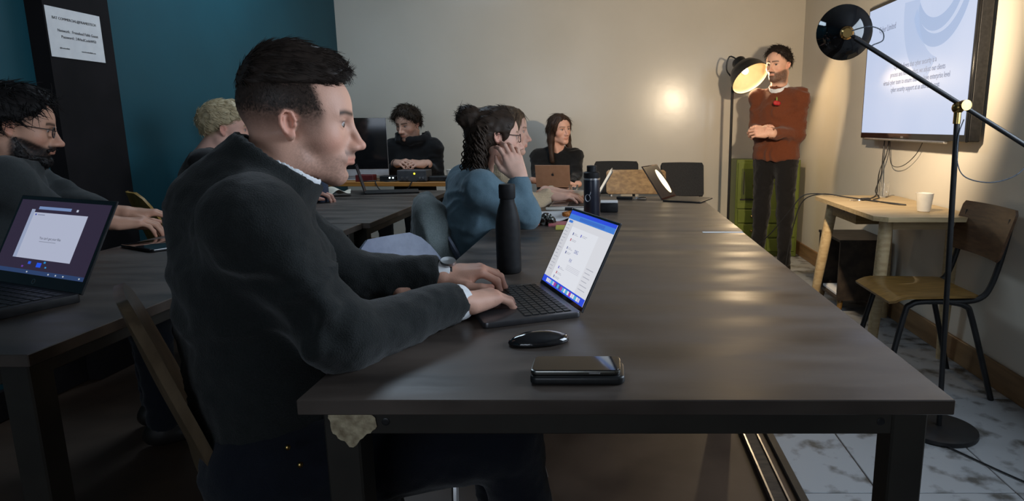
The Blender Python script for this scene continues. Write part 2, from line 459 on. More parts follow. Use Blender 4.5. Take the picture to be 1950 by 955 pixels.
    if st.get('fade'):     # hair clipped short at sides and nape
        top = sstep(-0.050, 0.048, z + 0.10 * np.clip(-x - 0.05, 0, 1)); hl = 0.058 - 0.35 * np.clip(z - 0.02, 0, 0.05)
        f = top * sstep(hl, hl - 0.02, x); f = np.where(z > 0.075, 1.0 * (x < 0.075), f)
        f *= 1 - ear
        C = mixc(C, hc, np.clip(f * (1.08 + 0.22 * noise3(V * 420)), 0, 0.98))
    else:
        f = sstep(-0.02, 0.02, z + np.clip(-x, -0.05, 0.06) * 0.8 - 0.012) * (x < 0.06) * (1 - ear)
        C = mixc(C, hc, np.where((z > 0.075) & (x < 0.07), 1.0, f))
    parts = [(V, Q, C.astype(np.float32))]
    for s in (-1, 1):
        gaze = npv(st.get('gaze', (1, 0, -0.05))); gaze = gaze / np.linalg.norm(gaze)
        c = npv((0.0735, s * 0.0315, 0)); v, q = sphere_q(c, 0.0122, 12); v = v.copy()
        d = (v - c) / 0.0122; cs = d @ gaze
        col = np.repeat(np.array([[0.48, 0.44, 0.43]], np.float32), len(v), 0)
        col = mixc(col, st.get('iris', (0.10, 0.07, 0.05)), sstep(0.78, 0.82, cs)); col = mixc(col, (0.01, 0.01, 0.01), sstep(0.95, 0.97, cs))
        parts.append((v, q, col.astype(np.float32)))
    return join(parts)

def strands(P, W):
    """P (n,k,3) paths, W (k) radii -> three-sided locks as quads"""
    n, k, _ = P.shape; T = np.gradient(P, axis=1); T /= np.linalg.norm(T, axis=2, keepdims=True) + 1e-9
    ref = np.array([0.31, 0.87, 0.37]); A = np.cross(T, ref); A /= np.linalg.norm(A, axis=2, keepdims=True) + 1e-9; B = np.cross(T, A)
    rings = [P + (A * math.cos(t) + B * math.sin(t)) * np.asarray(W)[None, :, None] for t in (0, 2.094, 4.189)]
    V = np.stack(rings, 2).reshape(-1, 3); b = (np.arange(n) * k * 3)[:, None, None] + (np.arange(k - 1) * 3)[None, :, None]
    i = np.arange(3)[None, None, :]; j = (np.arange(3) + 1)[None, None, :] % 3
    Q = np.stack([b + i, b + j, b + j + 3, b + i + 3], 3).reshape(-1, 4)
    return V.astype(np.float32), Q.astype(np.int32)

def comb(V, Q, n, L, W, field, lift=0.25, seed=1, wig=0.15, k=5, keep=None):
    """locks rooted on a hair shell, laid along field(p)"""
    r = np.random.RandomState(seed); N = vnormals(V, Q); ii = np.arange(len(V))
    if keep is not None: ii = ii[keep(V)]
    ii = ii[r.randint(0, len(ii), n)]; p = V[ii] - N[ii] * 0.002; nn = N[ii]
    d = field(p); d = d + r.randn(n, 3) * wig; d -= nn * (d * nn).sum(1, keepdims=True); d /= np.linalg.norm(d, axis=1, keepdims=True) + 1e-9
    Ls = L * (0.6 + 0.7 * r.rand(n))[:, None]; P = []
    q = p.copy(); dirv = d + nn * lift
    for s in range(k):
        P.append(q.copy()); q = q + dirv * Ls / (k - 1); dirv = dirv - nn * (2.0 * lift / k) + r.randn(n, 3) * wig * 0.3
    return strands(np.stack(P, 1), np.linspace(1, 0.15, k) * W)

def merge(*pairs):
    o = 0; Vs = []; Fs = []
    for V, F in pairs: Vs.append(V); Fs.append(F + o); o += len(V)
    return np.concatenate(Vs), np.concatenate(Fs)

def cap(F, g=0.008, k=0.02, top=0.0):
    F.ell((-0.012, 0, 0.034 + top), (0.099 + g, 0.077 + g, 0.086 + g), 0.01)
    F.ell((0.028, 0, 0.03 + top), (0.066 + g, 0.067 + g, 0.068 + g), 0.03)

def hair_crop(h):          # long on top, clipped sides, fringe pushed forward
    F = Field((-0.15, -0.11, -0.02), (0.15, 0.11, 0.19), h)
    F.ell((-0.013, 0, 0.037), (0.101, 0.0775, 0.0885), 0.01); F.ell((0.03, 0, 0.056), (0.068, 0.066, 0.062), 0.03)
    F.ell((-0.010, 0, 0.084), (0.086, 0.062, 0.072), 0.03); F.cone((0.048, -0.030, 0.106), (0.048, 0.030, 0.106), 0.030, 0.030, 0.03)
    F.cone((0.080, -0.03, 0.092), (0.080, 0.03, 0.092), 0.015, 0.015, 0.02)
    F.cut((0, 0, 0.066), (0.10, 0, -1), 0.02); F.cut((0.066, 0, 0.072), (0.85, 0, -0.52), 0.012)
    V, Q = F.nets(); N = vnormals(V, Q); V = V + N * (0.0035 * noise3(V * np.array((25, 70, 70))))[:, None]
    fld = lambda p: np.stack([np.ones(len(p)), p[:, 1] * 1.5, -0.15 - 3.0 * np.clip(-p[:, 0] - 0.04, 0, 1)], 1)
    F2 = Field((-0.14, -0.11, -0.06), (0.10, 0.11, 0.12), 0.004); F2.ell((-0.012, 0, 0.034), (0.0992, 0.0772, 0.0862), 0.01); F2.ell((0.028, 0, 0.028), (0.0662, 0.0672, 0.0702), 0.03)
    v2, q2 = F2.nets()
    side = comb(v2, q2, 6000, 0.009, 0.0006, lambda p: np.stack([0.5 + 0 * p[:, 0], 0 * p[:, 1], -np.ones(len(p))], 1), 0.25, 12, 0.3, k=3, keep=lambda v: (v[:, 2] > 0.022) & (v[:, 2] < 0.085) & (v[:, 0] < 0.050 - 0.35 * (v[:, 2] - 0.02)))
    return merge((V, Q), side, comb(V, Q, 4200, 0.028, 0.0010, fld, 0.10, 3, keep=lambda v: v[:, 2] > 0.062))

def hair_side(h, seed=2, L=0.032, g=0.013, low=-0.02, fr=0.075, front=0.074, wig=0.35, n=900, up=0.3, fw=0.6, w=0.0024):
    """ordinary short man's hair"""
    F = Field((-0.16, -0.12, -0.10), (0.15, 0.12, 0.19), h)
    cap(F, g); F.ell((0.0, 0, 0.075), (0.088, 0.068, 0.062), 0.03)
    F.cut((-0.06, 0, low), (0.55, 0, -1), 0.015); F.cut((front - 0.012, 0, fr), (1, 0, -0.75), 0.012)
    for s in (-1, 1): F.ell((-0.008, s * 0.09, -0.02), (0.03, 0.03, 0.042), 0.01, 's'); F.ell((0.07, s * 0.08, 0.0), (0.05, 0.04, 0.055), 0.01, 's')
    V, Q = F.nets(); N = vnormals(V, Q); V = V + N * (0.006 * noise3(V * 38))[:, None]
    fld = lambda p: np.stack([fw + 0 * p[:, 0], p[:, 1] * 4, -0.4 + 0 * p[:, 0]], 1)
    return merge((V, Q), comb(V, Q, n, L, w, fld, up, seed, wig))

def hair_long(h, side=0.0, length=0.30, g=0.012, seed=5, back=0.03):
    F = Field((-0.20, -0.17, -0.16 - length), (0.16, 0.17, 0.16), h)
    cap(F, g); F.cut((0.078, 0, 0.062), (1, 0, -0.35), 0.015)
    F.ell((0.085, 0, -0.06), (0.07, 0.062, 0.12), 0.015, 's')
    for s in (-1, 1):
        F.cone((0.02, s * 0.068, 0.04), (-0.02, s * 0.082, -0.08), 0.026, 0.028, 0.03)
        F.cone((-0.02, s * 0.082, -0.08), (0.01 + side, s * 0.10, -0.12 - length * 0.7), 0.028, 0.02, 0.03)
    F.cone((-0.07, 0, 0.0), (-0.075 - back, 0, -0.10 - length * 0.7), 0.05, 0.035, 0.03, n=(0, 1, 0), sc=1.8)
    V, Q = F.nets(); N = vnormals(V, Q); V = V + N * (0.005 * noise3(V * np.array((70, 70, 14))))[:, None]
    fld = lambda p: np.stack([np.where(p[:, 2] > 0.06, -0.25, 0.0), p[:, 1] * np.where(p[:, 2] > 0.02, 9.0, 0.3), -np.ones(len(p))], 1)
    return merge((V, Q), comb(V, Q, 1300, 0.055, 0.0016, fld, 0.03, seed, 0.05, k=5, keep=lambda v: v[:, 2] > -0.12 - length * 0.6))

def hair_bun_curls(h):     # half up in a bun, dark curls falling down the back
    F = Field((-0.22, -0.14, -0.30), (0.15, 0.14, 0.19), h)
    cap(F, 0.014); F.cut((0.076, 0, 0.066), (1, 0, -0.55), 0.015)
    F.ell((0.09, 0, -0.06), (0.068, 0.075, 0.115), 0.015, 's')
    for s in (-1, 1): F.ell((0.0, s * 0.088, -0.02), (0.022, 0.02, 0.034), 0.008, 's')
    F.ell((-0.112, 0, 0.080), (0.056, 0.056, 0.053), 0.012)
    F.cone((-0.075, 0, 0.0), (-0.085, 0, -0.20), 0.055, 0.04, 0.03, n=(0, 1, 0), sc=1.6)
    V, Q = F.nets(); N = vnormals(V, Q); V = V + N * (0.006 * noise3(V * 42))[:, None]
    r = np.random.RandomState(9); n = 170; k = 26
    ang = r.rand(n) * 2 * math.pi; rt = np.stack([-0.075 + 0.055 * np.cos(ang) * r.rand(n), 0.095 * np.sin(ang), -0.02 + 0.06 * r.rand(n)], 1)
    t = np.linspace(0, 1, k); Ln = 0.15 + 0.10 * r.rand(n); ph = r.rand(n) * 6.28; fq = 16 + 10 * r.rand(n)
    P = rt[:, None, :] + np.stack([(-0.03 * t)[None] + 0 * Ln[:, None] + 0.008 * np.cos(ph[:, None] + fq[:, None] * t), 0.2 * rt[:, 1:2] * t + 0.008 * np.sin(ph[:, None] + fq[:, None] * t), -Ln[:, None] * t[None]], 2)
    S = strands(P, np.linspace(1, 0.5, k) * 0.0042)
    bun = lambda p: np.cross(p - np.array((-0.118, 0, 0.075)), np.array((0.6, 0.3, 0.8))) * 20
    b = comb(V, Q, 420, 0.032, 0.0020, bun, 0.08, 4, 0.25, keep=lambda v: v[:, 0] < -0.10)
    fld = lambda p: np.stack([-np.ones(len(p)), 0 * p[:, 1], 0.6 - 12 * np.clip(0.03 - p[:, 2], 0, 0.2)], 1)
    c = comb(V, Q, 800, 0.035, 0.0018, fld, 0.05, 6, 0.15)
    return merge((V, Q), S, b, c)

def hand_mesh(side, curl=(25, 40, 25), h=0.004, thumb=0.0, spread=1.0, arm=0.10, armr=(0.027, 0.034), skin=None, curls=None, armdir=(-1, 0, 0), flat=1.0):
    """hand in its own space: wrist at 0, x to the fingers, z up from the back of the hand; side +1 right, -1 left"""
    s = side; F = Field((-arm - 0.04, -0.11, -0.15), (0.23, 0.11, 0.07), h); tips = []
    ad = Vector(armdir).normalized()
    F.cone(ad * arm, (0, 0, 0), armr[1], armr[0], 0.02, n=(0, 1, 0), sc=1.12)
    kn = [(0.088, s * 0.029 * spread, 0.004), (0.093, s * 0.008, 0.007), (0.088, -s * 0.013, 0.005), (0.078, -s * 0.032 * spread, 0.0)]
    ln = [(0.043, 0.026, 0.021), (0.048, 0.030, 0.022), (0.044, 0.028, 0.021), (0.034, 0.021, 0.019)]
    F.cone((0.0, -0.012, 0), (0.04, -s * 0.012, -0.002), 0.021, 0.019, 0.015, n=(0, 1, 0), sc=1.3)
    for i, q in enumerate(kn):
        F.cone((0.012, q[1] * 0.55, -0.001), (q[0], q[1], q[2] - 0.004), 0.016, 0.0125, 0.012)
    F.cone((0.025, s * 0.02, -0.012), (0.06, s * 0.03, -0.012), 0.017, 0.013, 0.012); F.cone((0.02, -s * 0.024, -0.01), (0.065, -s * 0.026, -0.008), 0.016, 0.013, 0.012)
    for i, q in enumerate(kn):
        cu = curls[i] if curls else curl; p = Vector(q) + Vector((0, 0, -0.002)); a = 0.0; sp = (0.16, 0.04, -0.06, -0.20)[i] * s * (spread - 0.5) * 1.6
        r0 = (0.0098, 0.0102, 0.0096, 0.0085)[i]
        for j in range(3):
            a += rad(cu[j]); d = Vector((math.cos(a) * math.cos(sp), math.cos(a) * math.sin(sp), -math.sin(a)))
            e = p + d * ln[i][j]; rr = [r0, r0 * 0.92, r0 * 0.84, r0 * 0.70]
            F.cone(p, e, rr[j], rr[j + 1], 0.0035)
            if j < 2: F.ell(e, rr[j + 1] * 1.04, 0.002)
            p = e
        tips.append((p.copy(), d.copy()))
    tb = [Vector((0.022, s * 0.026, -0.012)), Vector((0.052, s * (0.050 + thumb), -0.020)), Vector((0.083, s * (0.056 + thumb), -0.026)), Vector((0.106, s * (0.052 + thumb * 0.8), -0.030))]
    for j in range(3): F.cone(tb[j], tb[j + 1], (0.0165, 0.012, 0.0105)[j], (0.012, 0.0105, 0.0085)[j], 0.006)
    tips.append((tb[3], (tb[3] - tb[2]).normalized()))
    V, Q = F.nets(); V = relax(V, Q, 1, 0.3)
    sk = np.array(skin if skin is not None else SKIN, np.float32); C = np.repeat(sk[None], len(V), 0) * (1 + 0.05 * noise3(V * 70))[:, None]
    red = sk * np.array((1.02, 0.70, 0.66))
    for p, d in tips:
        C = mixc(C, red, 0.5 * np.exp(-((V - npv(p)) ** 2).sum(1) / 0.018 ** 2))
        up = Vector((0, 0, 1)); up = (up - d * up.dot(d)).normalized(); c = p + up * 0.006 + d * 0.001
        C = mixc(C, sk * np.array((1.06, 0.92, 0.9)), 0.8 * (((V - npv(c)) ** 2).sum(1) < 0.0055 ** 2))
    for q in kn: C = mixc(C, red, 0.35 * np.exp(-((V - npv(q)) ** 2).sum(1) / 0.012 ** 2))
    return V, Q, C.astype(np.float32)

def frame(p, fwd, up):
    x = Vector(fwd).normalized(); z = Vector(up); z = (z - x * z.dot(x)).normalized(); y = z.cross(x)
    M = Matrix.Identity(4)
    for i in range(3): M[i][0] = x[i]; M[i][1] = y[i]; M[i][2] = z[i]; M[i][3] = p[i]
    return M

def head_frame(p, yaw, pitch=0.0, roll=0.0, sc=1.0):
    return TR(*p) @ RZ(rad(yaw)) @ RY(rad(pitch)) @ RX(rad(roll)) @ Matrix.Diagonal((sc, sc, sc, 1))

SKINM = mat('skin', rough=0.5, attr=True, spec=0.35, bump=0.08, bscale=320)
def cloth(name, col, col2=None, bump=0.25, bscale=500, sheen=0.15, rough=0.9):
    return mat(name, col, rough, col2=col2 if col2 else tuple(c * 1.35 for c in col), scale=220, contrast=0.5, bump=bump, bscale=bscale, sheen=sheen, spec=0.2)
def hairmat(name, col, col2=None): return mat(name, col, 0.55, col2=col2 if col2 else tuple(c * 2.0 for c in col), scale=90, contrast=0.6, spec=0.3)

def folds(V, Q, amp=0.006, fr=(9, 9, 16), seed=0.0, amp2=0.002):
    N = vnormals(V, Q); P = V * np.array(fr, np.float32) + seed
    r = noise3(P + 1.4 * np.stack([noise3(P * 0.6 + 3), noise3(P * 0.6 + 7), noise3(P * 0.6 + 11)], 1)); rg = 1 - np.abs(r) * 2.2
    return V + N * (amp * (rg - 0.4) + amp2 * noise3(V * 60 + seed))[:, None]

def person(label, J, hd, st, top, bottom, hands, hairfn, hairm, hb=0.011, hh=0.005, amp=0.006, top_name='sweater', cut_neck=None, extra_top=None, legs=True, shoes=None, collar=None,
           bulk=1.0, arm_r=(0.062, 0.048, 0.036), hem=None, group=None, sleeve=1.0, lat=1.4, chest_r=(0.118, 0.122), shoulders=0.062, hip=0.112):
    """J: nb, ls, rs, le, re, lw, rw, pel, lk, rk, la, ra in world space; one body mesh, clothes and hair as its children"""
    J = {k: Vector(v) for k, v in J.items()}; base = Vector((J['pel'].x, J['pel'].y, 0.0)); B = TR(-base.x, -base.y, 0)
    HM = hd; HI = HM.inverted(); nbl = HI @ J['nb']; hs = HM.to_scale()[0]
    V, Q, C = head_mesh(st, nbl, hh); parts = [(xf(V, B @ HM), Q, C)]
    for hdict in hands:
        v, q, c = hand_mesh(hdict['s'], h=hdict.get('h', hh), skin=st.get('skin', SKIN), **hdict.get('k', {}))
        parts.append((xf(v, B @ hdict['M']), q, c))
    lat_v = (J['ls'] - J['rs']).normalized(); ch = (J['ls'] + J['rs']) / 2
    pts = [J[k] for k in J]
    lo = Vector([min(p[i] for p in pts) - 0.2 for i in range(3)]); hi = Vector([max(p[i] for p in pts) + 0.2 for i in range(3)])
    cc = ch + (J['pel'] - ch).normalized() * 0.13
    def torso(F, g, sleeves=True):
        F.cone(J['pel'] + Vector((0, 0, 0.02)), cc, chest_r[0] * bulk + g, chest_r[1] * bulk + g, 0.04, n=lat_v, sc=lat)
        F.cone(J['ls'], J['rs'], shoulders + g, shoulders + g, 0.06)
        F.cone(ch * 0.6 + cc * 0.4, J['nb'], 0.085 + g, 0.058 + g, 0.05, n=lat_v, sc=1.25)
        for a in 'lr':
            S, E, W = J[a + 's'], J[a + 'e'], J[a + 'w']
            F.cone(S, E, arm_r[0] + g, arm_r[1] + g, 0.035)
            F.cone(E, E + (W - E) * sleeve, arm_r[1] + g, arm_r[1] + (arm_r[2] - arm_r[1]) * sleeve + g, 0.02)
    # hidden body under the clothes, joined to head and hands as one mesh
    Fb = Field(lo, hi, 0.022); torso(Fb, -0.014); Fb.cut((0, 0, (hem if hem is not None else J['pel'].z - 0.10) + 0.03), (0, 0, -1), 0.01)
    v, q = Fb.nets(); parts.append((xf(v, B), q, np.repeat(np.array([st.get('skin', SKIN)], np.float32), len(v), 0)))
    V, Q, C = join(parts); me = mesh_np('person', V, Q, C); root = obj('person', me, SKINM, smooth=180); root.location = base
    tag(root, label, 'person', group)
    # garment
    lo_t = Vector((lo.x, lo.y, max(lo.z, J['pel'].z - 0.20)))
    F = Field(lo_t, hi, hb); torso(F, 0.004)
    if extra_top: extra_top(F)
    for a in 'lr':
        E, W = J[a + 'e'], J[a + 'w']; d = (W - E).normalized(); c = E + (W - E) * sleeve
        if sleeve < 1.5: F.box(c + d * 0.06, (0.06, 0.07, 0.07), 0.004, 0.004, 's', frame(c, d, (0, 0.1, 1)))
    nk = cut_neck if cut_neck else (J['nb'] + (J['nb'] - ch).normalized() * 0.01, (HM.to_3x3() @ Vector((-0.35, 0, 1))).normalized())
    if nk != 'none':
        F.ell(Vector(nk[0]) + Vector(nk[1]) * 0.11, (0.12, 0.12, 0.11), 0.008, 's')
    hz = hem if hem is not None else J['pel'].z - 0.10
    F.cut((0, 0, hz), (0, 0, -1), 0.01)
    v, q = F.nets(); v = relax(v, q, 1, 0.4); v = folds(v, q, amp); obj(top_name, mesh_np(top_name, xf(v, B), q), top, root, smooth=180)
    if legs:
        F = Field((lo.x, lo.y, 0.03), (hi.x, hi.y, J['pel'].z + 0.16), hb)
        for a in 'lr':
            hp = J['pel'] + lat_v * (0.085 if a == 'l' else -0.085)
            F.cone(hp, J[a + 'k'], 0.092 * bulk, 0.066, 0.04); F.cone(J[a + 'k'], J[a + 'a'], 0.064, 0.050, 0.03)
        F.cone(J['pel'] + lat_v * 0.07, J['pel'] - lat_v * 0.07, hip * bulk, hip * bulk, 0.05)
        F.cut((0, 0, 0.06), (0, 0, -1), 0.01)
        v, q = F.nets(); v = relax(v, q, 1, 0.4); v = folds(v, q, amp * 0.7, seed=5.0); obj('trousers', mesh_np('trousers', xf(v, B), q), bottom, root, smooth=180)
        for a in 'lr':
            A = J[a + 'a']; d = A - J[a + 'k']; d = Vector((J[a + 'k'].x - J['pel'].x, J[a + 'k'].y - J['pel'].y, 0))
            if d.length < 0.12: d = st.get('toe', Vector((1, 0, 0)))
            d = Vector(d).normalized(); p = Vector((A.x, A.y, 0))
            F = Field(p - Vector((0.26, 0.26, 0.005)), p + Vector((0.26, 0.26, 0.16)), 0.012)
            F.cone(p + Vector((0, 0, 0.045)) - d * 0.03, p + d * 0.15 + Vector((0, 0, 0.036)), 0.042, 0.036, 0.03)
            F.cone(p + Vector((0, 0, 0.05)), p + Vector((0, 0, 0.11)), 0.04, 0.042, 0.03); F.cut((0, 0, 0.006), (0, 0, -1), 0.006)
            v, q = F.nets(); obj('shoe', mesh_np('shoe', xf(v, B), q), shoes or MATS['shoe_leather'], root, smooth=180)
    if hairfn:
        v, q = hairfn; obj('hair', mesh_np('hair', xf(v, B @ HM), q), hairm, root, smooth=180)
    return root, B

def glasses(root, B, HM, m, w=0.024, hgt=0.018, round_=False):
    mb = MB()
    for s in (-1, 1):
        pts = []
        for i in range(16):
            a = 2 * math.pi * i / 16; e = 0.6 if not round_ else 1.0
            cx = math.copysign(abs(math.cos(a)) ** e, math.cos(a)); cz = math.copysign(abs(math.sin(a)) ** e, math.sin(a))
            yy = s * 0.033 + w * cx; pts.append((0.099 - 0.12 * max(0, abs(yy) - 0.03), yy, -0.004 + hgt * cz))
        mb.tube(pts, 0.0016, 5, closed=True)
        mb.tube([(0.095, s * 0.057, 0.004), (0.06, s * 0.071, 0.006), (-0.005, s * 0.079, 0.006), (-0.022, s * 0.080, -0.012)], 0.0015, 5, smooth=3)
    mb.tube([(0.1, -0.010, 0.0), (0.104, 0, 0.003), (0.1, 0.010, 0.0)], 0.0015, 5)
    me = mb.mesh('glasses'); me.transform(B @ HM)
    g = obj('glasses', me, m, root)
    for s in (-1, 1):
        me = MB().ball((0.0975, s * 0.033, -0.004), (0.0008, w * 0.97, hgt * 0.95), n=8).mesh('lens'); me.transform(B @ HM); obj('lens', me, mat('lens_glass', (1, 1, 1), 0.02, trans=1.0, ior=1.1), g)
    return g

# ------------------------------------------------------------------ materials
WOODL = mat('pale_birch', srgb(188, 166, 128), 0.45, col2=srgb(168, 144, 106), scale=5, stretch=(1, 12, 12), bump=0.03, bscale=30)
WOODM = mat('varnished_beech', srgb(128, 98, 50), 0.35, col2=srgb(98, 72, 34), scale=6, stretch=(2, 12, 12), bump=0.02, bscale=30, coat=0.2)
WOODK = mat('brown_ply', srgb(92, 66, 44), 0.4, col2=srgb(70, 48, 32), scale=6, stretch=(12, 2, 12), bump=0.02)
WOODD = mat('dark_wood', srgb(66, 56, 46), 0.6, col2=srgb(44, 36, 30), scale=6, stretch=(3, 12, 3), bump=0.05)
STEEL = mat('patinated_steel', (0.042, 0.033, 0.028), 0.29, 0.25, col2=(0.112, 0.088, 0.073), scale=4.5, contrast=0.34, stretch=(0.6, 2.4, 1), rough2=0.56, bump=0.03, bscale=14, spec=0.55, detail=8)
STEELE = mat('raw_steel_frame', (0.040, 0.036, 0.029), 0.45, 0.3, col2=(0.024, 0.021, 0.018), scale=9, contrast=0.5, bump=0.04, bscale=40)
BLACKM = mat('black_metal', (0.012, 0.012, 0.013), 0.38, 0.2, col2=(0.02, 0.02, 0.021), scale=20)
BLACKP = mat('black_plastic', (0.012, 0.012, 0.013), 0.5, spec=0.3, col2=(0.02, 0.02, 0.021), scale=60)
BLACKG = mat('black_gloss', (0.006, 0.006, 0.007), 0.06, col2=(0.009, 0.009, 0.01), scale=20, spec=0.6)
BLACKF = mat('black_fabric', (0.014, 0.014, 0.015), 0.9, col2=(0.022, 0.022, 0.023), scale=160, bump=0.2, bscale=400)
GREYP = mat('grey_blue_plastic', srgb(122, 130, 150), 0.5, col2=srgb(112, 120, 140), scale=40, bump=0.04, bscale=300)
BRASS = mat('brass', srgb(176, 146, 92), 0.25, 1.0, col2=srgb(156, 126, 74), scale=20)
ALU = mat('aluminium', (0.62, 0.62, 0.63), 0.3, 1.0, col2=(0.55, 0.55, 0.56), scale=30)
SPACEG = mat('space_grey', (0.14, 0.14, 0.15), 0.36, 0.85, col2=(0.12, 0.12, 0.13), scale=50)
WHITEC = mat('white_ceramic', srgb(232, 226, 214), 0.25, col2=srgb(224, 218, 206), scale=30, coat=0.3)
PAPER = mat('white_paper', srgb(228, 228, 228), 0.8, col2=srgb(220, 220, 221), scale=20)
INK = mat('ink', (0.02, 0.02, 0.025), 0.7, col2=(0.03, 0.03, 0.035), scale=20)
CABLE = mat('cable_rubber', (0.010, 0.010, 0.011), 0.5, col2=(0.016, 0.016, 0.017), scale=40)
GLASS = mat('clear_glass', (1, 1, 1), 0.02, trans=1.0, ior=1.45)
mat('shoe_leather', (0.012, 0.010, 0.009), 0.4, col2=(0.02, 0.017, 0.015), scale=30)
def glow(name, col, s): return mat(name, (0.01, 0.01, 0.012), 0.35, emit=s, ecol=col, spec=0.15)

# ------------------------------------------------------------------ the room
XR, XL, YB, YF, ZC = 1.73, -2.42, 6.02, -2.3, 2.9
PLASTER = mat('cream_plaster', srgb(212, 205, 192), 0.20, col2=srgb(198, 190, 175), scale=1.6, contrast=0.7, rough2=0.25, bump=0.05, bscale=9, spec=0.4, detail=9)
TEAL = mat('teal_paint', srgb(16, 78, 91), 0.55, col2=srgb(13, 68, 80), scale=2.2, contrast=0.6, bump=0.03, bscale=40)
CONC = mat('patchy_concrete', srgb(150, 152, 154), 0.55, col2=srgb(80, 77, 72), scale=9.0, contrast=0.14, mid=0.58, bump=0.06, bscale=30, detail=9)
SUBF = mat('brown_floor', srgb(74, 58, 46), 0.5, col2=srgb(58, 44, 34), scale=4, bump=0.04, bscale=20)
CEIL = mat('ceiling_paint', srgb(120, 120, 118), 0.8, col2=srgb(110, 110, 108), scale=3)
PILL = mat('pillar_paint', (0.010, 0.009, 0.0095), 0.85, col2=(0.014, 0.012, 0.013), scale=6, spec=0.15)
def slab(name, lo, hi, m): return struct(name, MB().box([(a + b) / 2 for a, b in zip(lo, hi)], [b - a for a, b in zip(lo, hi)]), m, smooth=0)
fl = slab('floor', (XL - 0.2, YF - 0.2, -0.15), (XR + 0.2, YB + 0.2, -0.004), SUBF)
cei = slab('ceiling', (XL - 0.2, YF - 0.2, ZC), (XR + 0.2, YB + 0.2, ZC + 0.1), CEIL)
obj('light_panel', MB().rbox((-1.55, 4.1, ZC - 0.02), (0.96, 0.96, 0.04), 0.004, 1), mat('panel_white', srgb(220, 224, 228), 0.5, col2=srgb(214, 218, 222), scale=8), cei)  # unseen fixture added to go with the ceiling fill light
slab('wall_back', (XL - 0.2, YB, -0.1), (XR + 0.2, YB + 0.15, ZC), PLASTER)
slab('wall_left', (XL - 0.15, YF, -0.1), (XL, YB, ZC), TEAL)
slab('wall_rear', (XL - 0.2, YF - 0.15, -0.1), (XR + 0.2, YF, ZC), PLASTER)
wr = MB()
for x in (-2.05, -1.1, -0.15): wr.box((x, YF + 0.012, 1.7), (0.05, 0.024, 1.25))
for z in (1.075, 2.325): wr.box((-1.1, YF + 0.012, z), (1.95, 0.024, 0.05))
# right wall with an opening for the added window, out of view
W = MB(); wy0, wy1, wz0, wz1 = 0.9, 2.28, 1.15, 2.3
W.box((XR + 0.075, (YF + wy0) / 2, ZC / 2), (0.15, wy0 - YF, ZC)); W.box((XR + 0.075, (wy1 + YB) / 2, ZC / 2), (0.15, YB - wy1, ZC))
W.box((XR + 0.075, (wy0 + wy1) / 2, wz0 / 2), (0.15, wy1 - wy0, wz0)); W.box((XR + 0.075, (wy0 + wy1) / 2, (wz1 + ZC) / 2), (0.15, wy1 - wy0, ZC - wz1))
struct('wall_right', W, PLASTER, smooth=0)
wf = MB()
for y in (wy0 + 0.025, (wy0 + wy1) / 2, wy1 - 0.025): wf.box((XR + 0.10, y, (wz0 + wz1) / 2), (0.05, 0.05, wz1 - wz0))
for z in (wz0 + 0.025, wz1 - 0.025): wf.box((XR + 0.10, (wy0 + wy1) / 2, z), (0.05, wy1 - wy0, 0.05))
win = struct('window_1', wf, mat('window_frame', srgb(210, 210, 205), 0.5, col2=srgb(200, 200, 196), scale=8), smooth=0)  # added window, never in view, that houses the fill from the right
obj('pane', MB().box((XR + 0.13, (wy0 + wy1) / 2, (wz0 + wz1) / 2), (0.006, wy1 - wy0, wz1 - wz0)), glow('daylight_sky', (0.62, 0.76, 1.0), 1.2), win, smooth=0)
w2 = struct('window_2', wr, MATS['window_frame'], smooth=0)  # added window on the unseen rear wall, lifts surfaces facing the camera
obj('pane', MB().box((-1.1, YF + 0.004, 1.7), (1.9, 0.006, 1.2)), MATS['daylight_sky'], w2, smooth=0)
# concrete slabs right of the brown floor, laid in rows
xs = [0.62, 0.86, 1.30, 1.74]; ys = [YF, -1.2, -0.3, 0.4, 1.15, 1.89, 2.62, 3.34, 4.06, 4.8, 5.5, YB]
bm_cache = {}
for i in range(3):
    for j in range(len(ys) - 1):
        x0, x1, y0, y1 = xs[i], xs[i + 1], ys[j], ys[j + 1]
        key = (i, round(y1 - y0, 2))
        if key not in bm_cache: bm_cache[key] = MB().rbox((0, 0, -0.02), (x1 - x0 - 0.004, y1 - y0 - 0.004, 0.04), 0.002, 1).mesh('floor_slab')
        obj('floor_slab', bm_cache[key], CONC, fl, loc=((x0 + x1) / 2, (y0 + y1) / 2, 0.0), smooth=0)
# threshold between the two floors: timber batten between two metal strips, then a dark channel
tr = MB().rbox((0.528, 1.85, 0.006), (0.045, 8.2, 0.02), 0.002, 1); t1 = struct('trim_1', tr, WOODD)
for x in (0.503, 0.553): obj('metal_strip', MB().box((x, 1.85, 0.010), (0.006, 8.2, 0.024)), ALU, t1, smooth=0)
struct('trim_2', MB().rbox((0.605, 1.85, 0.004), (0.028, 8.2, 0.016), 0.002, 1), STEELE)
# skirting
BB = mat('skirting_wood', srgb(138, 108, 74), 0.5, col2=srgb(116, 88, 58), scale=5, stretch=(1, 0.6, 6), bump=0.04)
struct('baseboard_right', MB().rbox((XR - 0.009, (YF + YB) / 2, 0.06), (0.018, YB - YF - 0.02, 0.12), 0.003, 1), BB)
struct('baseboard_back', MB().rbox((-0.35, YB - 0.009, 0.06), (4.1, 0.018, 0.12), 0.003, 1), BB)
pil = slab('pillar', (XL - 0.01, 2.83, 0), (XL + 0.075, 3.20, ZC - 0.001), PILL); pil['kind'] = 'structure'
struct('trim_3', MB().rbox((XL + 0.012, 3.0, 0.06), (0.02, 5.9, 0.12), 0.003, 1), PILL)

